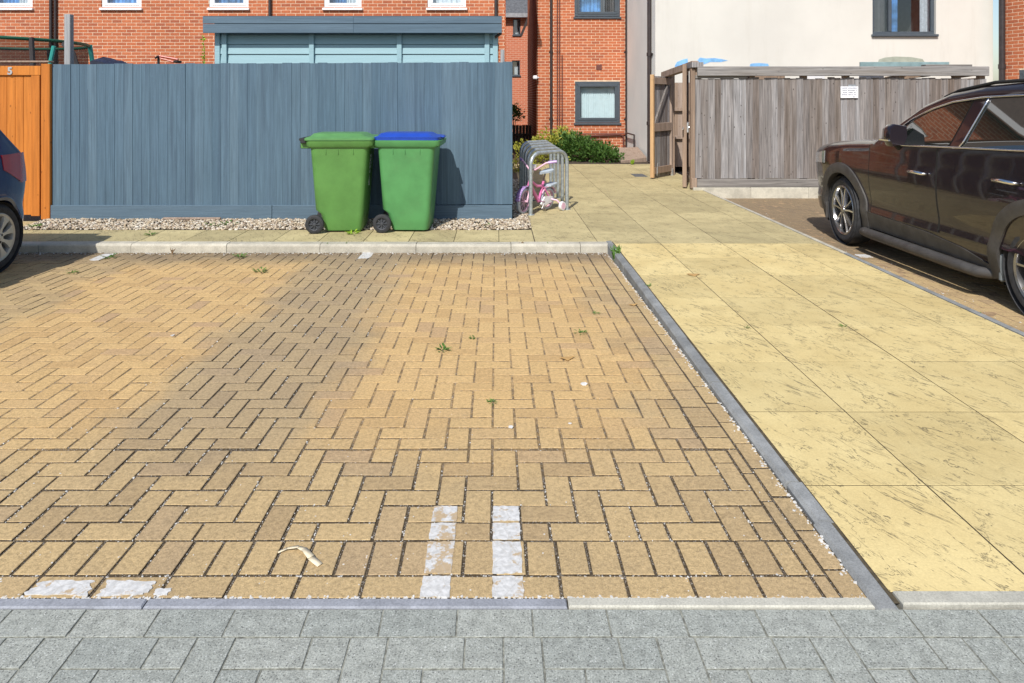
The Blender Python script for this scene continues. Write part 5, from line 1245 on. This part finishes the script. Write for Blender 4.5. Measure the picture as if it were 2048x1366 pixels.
# ------------------------------------------------------------------ cars
def make_car(loc, rz, label, C):
    """local y forward, front axle at y=0; u = distance behind the front bumper"""
    car = thing('parked_car', loc, label, 'car', 'parked cars', rz)
    uf = C['front']; Lc = C['len']; ip = lambda u, t: float(np.interp(u, [q[0] for q in t], [q[1] for q in t]))
    top = lambda u: ip(u, C['top']); bot = lambda u: ip(u, C['bot']); hw = lambda u: ip(u, C['hw']); belt = lambda u: ip(u, C['belt'])
    tum = C['tumble']
    def W(u, z):
        b = belt(u); w = hw(u)
        if z > b: w -= (z - b) * tum + min(.012, (z - b) * .3)
        w += .012 * math.exp(-((z - .80) / .16) ** 2) - .016 * math.exp(-((z - .52) / .09) ** 2)
        if z < .42: w -= (.42 - z) * .22
        return w
    Y = lambda u: uf - u
    us = sorted(set([0, .02, .05, .1, .16, .24] + [round(.3 + .05 * k, 3) for k in range(int((Lc - .6) / .05) + 1)] + [Lc - .24, Lc - .16, Lc - .1, Lc - .05, Lc - .02, Lc]))
    nS, nC, nT = 22, 6, 4
    rings = []
    for u in us:
        zt, zb_ = top(u), bot(u); r = min(.11, (zt - zb_) * .3); zs = zt - r * .8
        half = [(0, zb_), (W(u, zb_) * .6, zb_)]
        for k in range(nS): z = zb_ + .02 + (zs - zb_ - .02) * k / (nS - 1); half.append((W(u, z), z))
        ws = W(u, zs); rx = min(.16, ws * .3)
        for k in range(1, nC + 1): a = R(90 * k / nC); half.append((ws - rx * (1 - math.cos(a)), zs + r * .8 * math.sin(a)))
        for k in range(1, nT + 1): f = k / nT; half.append(((ws - rx) * (1 - f), zt + .035 * (1 - (1 - f) ** 2)))
        ring = [(x_, Y(u), z_) for x_, z_ in half] + [(-x_, Y(u), z_) for x_, z_ in half[-2:0:-1]]
        rings.append(ring)
    n = len(rings[0]); vs = [list(p) for r_ in rings for p in r_]; fs = []
    wheels = C['wheels']; Ra = C['arch']
    inside = lambda p: abs(p[0]) > .45 and any((p[1] - wy) ** 2 + (p[2] - C['wr']) ** 2 < Ra * Ra for wy in wheels)
    kept, cut = set(), set()
    for i in range(len(rings) - 1):
        for k in range(n):
            f = (i * n + k, i * n + (k + 1) % n, (i + 1) * n + (k + 1) % n, (i + 1) * n + k)
            c = [sum(vs[q][a] for q in f) / 4 for a in range(3)]
            if inside(c): cut.update(f)
            else: kept.update(f); fs.append(f)
    for q in kept & cut:
        p = vs[q]
        for wy in wheels:
            dy, dz = p[1] - wy, p[2] - C['wr']; d = math.hypot(dy, dz)
            if abs(d - Ra) < .09 and abs(p[0]) > .45: p[1] = wy + dy / d * Ra; p[2] = C['wr'] + dz / d * Ra
    fs += [tuple(range(n))[::-1], tuple((len(rings) - 1) * n + k for k in range(n))]
    mb = MB(); mb.add(vs, fs)
    body = build('body', mb, C['paint'], car, smooth=50, local=True)
    def surf(name, ul, ur, zl, zh, nu, nv, off, mat, parent=car, side=1, depth=.02, smooth=40):
        "panel on the body side; ul(t),ur(t) ends, zl(u),zh(u) edges"
        m = MB(); g = []
        for j in range(nv + 1):
            t = j / nv
            for i in range(nu + 1):
                u = ul(t) + (ur(t) - ul(t)) * i / nu; z = zl(u) + (zh(u) - zl(u)) * t
                g.append((side * (W(u, z) + off), Y(u), z))
        w = nu + 1; N = len(g); b = [(p[0] - side * depth, p[1], p[2]) for p in g]
        f = [(j * w + i, j * w + i + 1, (j + 1) * w + i + 1, (j + 1) * w + i) for j in range(nv) for i in range(nu)]
        rim = [i for i in range(w)] + [j * w + nu for j in range(1, nv + 1)] + [nv * w + i for i in range(nu - 1, -1, -1)] + [j * w for j in range(nv - 1, 0, -1)]
        f += [(rim[k], rim[(k + 1) % len(rim)], rim[(k + 1) % len(rim)] + N, rim[k] + N) for k in range(len(rim))]
        return build(name, m.add(g + b, f), mat, parent, smooth=smooth, local=True)
    cst = lambda v: (lambda t: v)
    for side in (1, -1):
        for (nm, ul, ur, zl, zh, off, mt) in C['panels']:
            surf(nm, ul, ur, zl, zh, 26, 12, off, M[mt] if isinstance(mt, str) else mt, side=side)
        for d in C['doors']:
            dr_ = surf('door', cst(d[0]), cst(d[1]), lambda u: d[2], lambda u: belt(u) - .012, 26, 14, .0045, C['paint'], side=side, depth=.008)
            for uu in (d[0], d[1]): surf('seam', cst(uu - .004), cst(uu + .004), lambda u: d[2], lambda u: belt(u) - .01, 1, 14, .0052, M['black'], parent=dr_, side=side, depth=.006)  # raised black strips paint in the shade of the door gaps
            hu = d[3]; hz_ = d[4]; xw = W(hu, hz_)
            build('handle', MB().tube([(side * (xw + .006), Y(hu - .11), hz_), (side * (xw + .04), Y(hu - .09), hz_ + .004), (side * (xw + .045), Y(hu), hz_ + .008), (side * (xw + .04), Y(hu + .09), hz_ + .004), (side * (xw + .006), Y(hu + .11), hz_)], [.012, .015, .016, .015, .012], 8), C['handle'], dr_, smooth=True, local=True)
        for wy in wheels:                                     # arch lip and dark well
            m = MB(); k0, k1 = C['arc']; nn = 30; prof = []
            for k in range(nn + 1):
                a = R(k0 + (k1 - k0) * k / nn); row = []
                for rr, of in ((Ra - .015, -.05), (Ra - .015, C['lip']), (Ra + C['clad'] * .5, C['lip'] + .006), (Ra + C['clad'], C['lip'] * .8), (Ra + C['clad'] + .004, -.02)):
                    y_, z_ = wy + rr * math.cos(a), C['wr'] + rr * math.sin(a); u = uf - y_
                    row.append((side * (W(min(max(u, .0), Lc), z_) + of), y_, z_))
                prof.append(row)
            m.rings(prof, cap=False, closed=False)
            build('wheel_arch', m, C['arch_mat'], car, smooth=40, local=True)
            m = MB(); nn = 24; x0_, x1_ = side * .42, side * (hw(uf - wy) - .04)
            for k in range(nn):
                a0, a1 = [R(-25 + 230 * q / nn) for q in (k, k + 1)]; rr = Ra + .012
                m.quad((x0_, wy + rr * math.cos(a0), C['wr'] + rr * math.sin(a0)), (x1_, wy + rr * math.cos(a0), C['wr'] + rr * math.sin(a0)), (x1_, wy + rr * math.cos(a1), C['wr'] + rr * math.sin(a1)), (x0_, wy + rr * math.cos(a1), C['wr'] + rr * math.sin(a1)))
            m.add([(x0_, wy, C['wr'])] + [(x0_, wy + (Ra + .012) * math.cos(R(15 * k)), C['wr'] + (Ra + .012) * math.sin(R(15 * k))) for k in range(24)], [(0, 1 + k, 1 + (k + 1) % 24) for k in range(24)])
            build('wheel_well', m, M['black'], car, local=True)
            # wheel
            r_ = C['wr']; tw_ = C['tw']; xo = C['track']; rimr = C['rim']; steer = C['steer'] if wy == 0 else 0
            cs, sn = math.cos(steer), math.sin(steer)
            def T(x, y, z, side=side, wy=wy): return (side * (xo + x) * 1 - 0 + (sn * y), wy + cs * y + side * 0 - side * sn * (x), r_ + z)
            w_ = build('wheel', MB().lathe([(-tw_, rimr + .01), (-tw_ - .004, rimr + .05), (-tw_ + .02, r_ - .02), (-tw_ * .5, r_), (tw_ * -.0, r_ + .001), (-.045, r_ - .002), (-.018, r_ - .022), (.002, rimr + .06), (.004, rimr + .035), (-.006, rimr + .006)], 48, T=T), M['tyre'], car, smooth=35, local=True)
            rm = MB().lathe([(-.004, rimr + .012), (.002, rimr + .004), (-.004, rimr - .012), (-.03, rimr - .02), (-.15, rimr - .03)], 40, T=T)
            build('rim', rm, C['rim_mat'], w_, smooth=35, local=True)
            build('brake_disc', MB().lathe([(-.10, .0), (-.10, rimr - .07), (-.12, rimr - .07)], 24, T=T), M['black'], w_, local=True)
            for (sn_, hm, mt) in C['spokes'](T, rimr): build(sn_, hm, mt, w_, smooth=30, local=True)
            build('hub_cap', MB().lathe([(-.02, .045), (.0, .04), (.004, .03), (.004, .0)], 20, T=T), C['rim_mat'], w_, smooth=35, local=True)
    C['extra'](car, surf, W, Y, cst)
    return car

def sp_suv(T, rimr):
    out = []
    for k in range(5):
        for s in (-1, 1):
            a = R(72 * k + 90); m = MB()
            pts_ = [(.035, s * .010, .018), (rimr * .55, s * .030, .016), (rimr - .012, s * .062, .018)]
            for (r0, o0, h0), (r1, o1, h1) in zip(pts_[:-1], pts_[1:]):
                vs = []
                for rr, oo, hh_ in ((r0, o0, h0), (r1, o1, h1)):
                    for dx, dy in ((-.04, -hh_ * .8), (-.006, -hh_ * .45), (-.006, hh_ * .45), (-.04, hh_ * .8)):
                        y_, z_ = rr, oo + dy; vs.append(T(dx, y_ * math.cos(a) - z_ * math.sin(a), y_ * math.sin(a) + z_ * math.cos(a)))
                m.add(vs, [(0, 1, 5, 4), (1, 2, 6, 5), (2, 3, 7, 6), (3, 0, 4, 7)])
            out.append(('spoke', m, M['alloy'] if s > 0 else M['alloy_dark']))
    return out
def sp_hatch(T, rimr):
    out = []
    for k in range(9):
        a = R(40 * k + 7); m = MB(); vs = []
        for rr, ww in ((.03, .018), (rimr * .5, .016), (rimr - .05, .030), (rimr - .008, .055)):
            for dx, dy in ((-.03, -ww), (-.004, -ww * .8), (-.004, ww * .8), (-.03, ww)): vs.append(T(dx, rr * math.cos(a) - dy * math.sin(a), rr * math.sin(a) + dy * math.cos(a)))
        for q in range(3): o_ = q * 4; m.f += [(o_ + i, o_ + (i + 1) % 4, o_ + 4 + (i + 1) % 4, o_ + 4 + i) for i in range(4)]
        m.v += vs; out.append(('spoke', m, M['alloy_silver']))
    m = MB().lathe([(-.03, .075), (-.006, .07), (-.003, .04), (-.003, .0)], 24, T=T); out.append(('wheel_centre', m, M['alloy_silver']))
    for k in range(5):
        a = R(72 * k + 20); m = MB().lathe([(-.004, .0), (-.001, .010), (-.004, .012)], 10, T=lambda x, y, z, a=a: T(x, .05 * math.cos(a) + y, .05 * math.sin(a) + z)); out.append(('wheel_bolt', m, M['black']))
    return out

# plum SUV on the right, nose to the bin store
sb = [(0, .93), (.5, 1.02), (1.2, 1.07), (1.9, 1.095), (2.6, 1.125), (3.3, 1.155), (4.0, 1.19), (4.5, 1.15)]
sbelt = lambda u: float(np.interp(u, [q[0] for q in sb], [q[1] for q in sb]))
rooft = [(1.62, 1.10), (1.78, 1.205), (2.0, 1.335), (2.2, 1.42), (2.45, 1.485), (2.8, 1.525), (3.2, 1.54), (3.6, 1.53), (3.95, 1.47), (4.15, 1.38)]
roofe = lambda u: float(np.interp(u, [q[0] for q in rooft], [q[1] for q in rooft]))
def suv_extra(car, surf, W, Y, cst):
    for s in (1, -1):
        m = build('mirror', MB().rings([[(s * (.93 + dx * sc), Y(1.93 + dy), 1.19 + z_ * sc) for dx, z_ in ((-.07, -.08), (.07, -.10), (.10, -.03), (.095, .06), (.05, .10), (-.06, .085))] for dy, sc in ((-.10, .62), (-.075, .86), (-.02, 1.0), (.045, 1.0), (.06, .93))]), M['plum'], car, smooth=45, local=True)
        build('mirror_trim', MB().rings([[(s * (.935 + dx), Y(1.93 + dy), 1.145 + z_) for dx, z_ in ((-.06, -.008), (.098, -.006), (.102, .006), (-.06, .006))] for dy in (-.093, .055)]), M['chrome'], m, local=True)
        build('mirror_foot', MB().tube([(s * .84, Y(1.92), 1.03), (s * .93, Y(1.93), 1.12)], .035, 8), M['black'], m, local=True)
        build('running_board', MB().tube([(s * .83, Y(1.30), .215), (s * .915, Y(1.36), .215), (s * .93, Y(1.5), .22), (s * .93, Y(2.7), .225), (s * .915, Y(2.95), .225), (s * .82, Y(3.05), .225)], [.035, .042, .045, .045, .042, .035], 12), M['cladding'], car, smooth=50, local=True)
        build('roof_rail', MB().tube([(s * .68, Y(2.22), 1.53), (s * .68, Y(2.4), 1.585), (s * .68, Y(2.8), 1.642), (s * .68, Y(3.4), 1.66), (s * .65, Y(3.95), 1.60)], .014, 8), M['black'], car, smooth=True, local=True)
        for y_ in (-.36 + .72 * q for q in (0,)):
            pass
        build('mud_flap', MB().bevbox(min(s * .70, s * .89), max(s * .70, s * .89), -2.62 + .37, -2.62 + .41, .20, .40, .012), M['mud_flap'], car, local=True)
        build('mud_flap', MB().bevbox(min(s * .72, s * .885), max(s * .72, s * .885), .362, .382, .20, .38, .006), M['cladding'], car, local=True)
        # chrome window line
        def strip(tab, off, nm):
            pts_ = [(s * (W(u, z_) + off), Y(u), z_) for u, z_ in tab]; build(nm, MB().tube(pts_, .008, 6), M['chrome'], car, smooth=True, local=True)
        strip([(u, sbelt(u) + .004) for u in np.linspace(1.74, 4.0, 24)], .012, 'belt_trim')
        strip([(u, roofe(u) + .004) for u in np.linspace(1.70, 3.9, 30)], .014, 'roof_trim')
        strip([(2.735 + .12 * t, sbelt(2.74) + .01 + (roofe(2.86) - sbelt(2.74) - .02) * t) for t in np.linspace(0, 1, 8)], .013, 'pillar_trim')
        surf('head_lamp', cst(.03), cst(.52), lambda u: .78 + .06 * u, lambda u: .86 + .16 * u, 12, 5, .006, M['lamp_clear'], side=s)
        surf('tail_lamp', cst(4.1), cst(4.46), lambda u: .88, lambda u: 1.04, 8, 5, .006, M['lamp_red'], side=s)
    build('grille', MB().bevbox(-.5, .5, Y(-.012), Y(.03), .45, .72, .01), M['black'], car, local=True)
    build('windscreen', MB().add([(-.60, Y(1.62), 1.16), (.60, Y(1.62), 1.16), (.52, Y(2.2), 1.555), (-.52, Y(2.2), 1.60), (-.60, Y(1.60), 1.215), (.60, Y(1.60), 1.215), (.52, Y(2.12), 1.545), (-.52, Y(2.12), 1.545)], [(4, 5, 6, 7), (0, 1, 5, 4), (1, 2, 6, 5), (2, 3, 7, 6), (3, 0, 4, 7)]), M['car_glass'], car, local=True)
    build('rear_screen', MB().add([(-.58, Y(4.38), 1.17), (.58, Y(4.38), 1.17), (.5, Y(4.2), 1.46), (-.5, Y(4.2), 1.46), (-.58, Y(4.36), 1.17), (.58, Y(4.36), 1.17), (.5, Y(4.18), 1.46), (-.5, Y(4.18), 1.46)], [(0, 1, 2, 3), (0, 1, 5, 4), (1, 2, 6, 5), (2, 3, 7, 6), (3, 0, 4, 7)]), M['car_glass'], car, local=True)
def suv_sill(u):
    return float(np.interp(u, [1.2, 1.35, 2.3, 2.75, 3.0, 3.2], [.44, .42, .40, .36, .30, .27]))
suv = dict(front=.90, len=4.5, paint=M['plum'], tumble=.36,
    top=[(0, .76), (.02, .83), (.06, .90), (.16, .965), (.3, 1.005), (.6, 1.055), (1.0, 1.09), (1.35, 1.115), (1.5, 1.135), (1.6, 1.20), (1.78, 1.325), (2.05, 1.485), (2.35, 1.585), (2.7, 1.635), (3.1, 1.655), (3.6, 1.65), (3.95, 1.60), (4.15, 1.52), (4.3, 1.25), (4.4, 1.05), (4.5, .90)],
    bot=[(0, .36), (.1, .28), (.5, .24), (3.9, .25), (4.3, .32), (4.5, .40)],
    hw=[(0, .60), (.05, .70), (.12, .78), (.25, .85), (.5, .885), (.9, .90), (2.2, .905), (3.5, .905), (4.1, .87), (4.35, .80), (4.5, .70)],
    belt=sb, wheels=(0, -2.62), wr=.352, arch=.405, arc=(-18, 198), lip=.018, clad=.09, arch_mat=M['cladding'], tw=.215, track=.895, rim=.248, steer=R(4), rim_mat=M['alloy_dark'], spokes=sp_suv, handle=M['chrome'],
    doors=[(1.45, 2.46, .42, 2.24, .885), (2.47, 3.42, .44, 3.24, .93)],
    panels=[('lower_cladding', lambda t: 1.32, lambda t: 3.12, lambda u: .26, suv_sill, .010, 'cladding'),
            ('window', lambda t: 1.74 + .05 * t, lambda t: 2.58 + .10 * t, lambda u: sbelt(u) + .012, lambda u: max(sbelt(u) + .02, roofe(u) - .012), .006, 'car_glass'),
            ('window', lambda t: 2.74 + .12 * t, lambda t: 3.85 - .25 * t, lambda u: sbelt(u) + .012, lambda u: roofe(u) - .012, .006, 'car_glass')],
    extra=suv_extra)
make_car((3.62 + .90, 7.15, zpark(7.15) + .004), 0, 'dark plum sport utility car with chrome trim parked on the right', suv)

# navy hatchback on the left, tail to the footway
hb = [(0, .80), (.6, .90), (1.2, .96), (2.4, .99), (3.3, 1.02), (3.75, 1.02)]
hbelt = lambda u: float(np.interp(u, [q[0] for q in hb], [q[1] for q in hb]))
htop = [(1.25, 1.0), (1.95, 1.38), (2.6, 1.42), (3.1, 1.38), (3.4, 1.29)]
hroof = lambda u: float(np.interp(u, [q[0] for q in htop], [q[1] for q in htop]))
def hatch_extra(car, surf, W, Y, cst):
    for s in (1, -1):
        surf('tail_lamp', lambda t: 3.22 - .02 * t, lambda t: 3.62 - .06 * t, lambda u: .74 + .5 * max(0, 3.5 - u), lambda u: 1.01, 10, 8, .006, M['lamp_red'], side=s)
        surf('head_lamp', cst(.04), cst(.45), lambda u: .62, lambda u: .76, 8, 5, .006, M['lamp_clear'], side=s)
        build('mirror', MB().bevbox(min(s * .82, s * .98), max(s * .82, s * .98), Y(1.5), Y(1.4), .97, 1.09, .02), M['navy'], car, local=True)
    build('rear_screen', MB().add([(-.55, Y(3.58), 1.05), (.55, Y(3.58), 1.05), (.46, Y(3.38), 1.36), (-.46, Y(3.38), 1.36), (-.55, Y(3.56), 1.05), (.55, Y(3.56), 1.05), (.46, Y(3.36), 1.36), (-.46, Y(3.36), 1.36)], [(0, 1, 2, 3), (0, 1, 5, 4), (1, 2, 6, 5), (2, 3, 7, 6), (3, 0, 4, 7)]), M['car_glass'], car, local=True)
    build('windscreen', MB().add([(-.58, Y(1.28), 1.04), (.58, Y(1.28), 1.04), (.48, Y(1.95), 1.42), (-.48, Y(1.95), 1.42)], [(0, 1, 2, 3)]), M['car_glass'], car, local=True)
hatch = dict(front=.72, len=3.75, paint=M['navy'], tumble=.42,
    top=[(0, .58), (.03, .66), (.15, .74), (.4, .82), (.8, .90), (1.15, .96), (1.3, 1.02), (1.95, 1.43), (2.5, 1.47), (3.0, 1.43), (3.3, 1.33), (3.45, 1.14), (3.58, 1.0), (3.68, .92), (3.73, .80), (3.75, .70)],
    bot=[(0, .30), (.1, .24), (.5, .2), (3.2, .2), (3.6, .27), (3.75, .34)],
    hw=[(0, .52), (.05, .62), (.15, .72), (.4, .80), (.9, .825), (3.0, .825), (3.3, .81), (3.5, .775), (3.62, .73), (3.7, .67), (3.75, .60)],
    belt=hb, wheels=(0, -2.47), wr=.302, arch=.335, arc=(-10, 190), lip=.004, clad=.02, arch_mat=M['navy'], tw=.19, track=.80, rim=.20, steer=0, rim_mat=M['alloy_silver'], spokes=sp_hatch, handle=M['black'],
    doors=[(1.15, 2.2, .3, 2.05, .84), (2.21, 2.85, .4, 2.72, .87)],
    panels=[('window', lambda t: 1.5, lambda t: 2.25, lambda u: hbelt(u) + .02, lambda u: max(hbelt(u) + .03, hroof(u) - .03), .006, 'car_glass'),
            ('window', lambda t: 2.32, lambda t: 3.2 - .1 * t, lambda u: hbelt(u) + .02, lambda u: hroof(u) - .03, .006, 'car_glass')],
    extra=hatch_extra)
make_car((-4.265 - .80, 5.85 - 2.47, zpark(5.0) + .002), R(180), 'navy blue hatchback at the left edge, tail towards the footway', hatch)
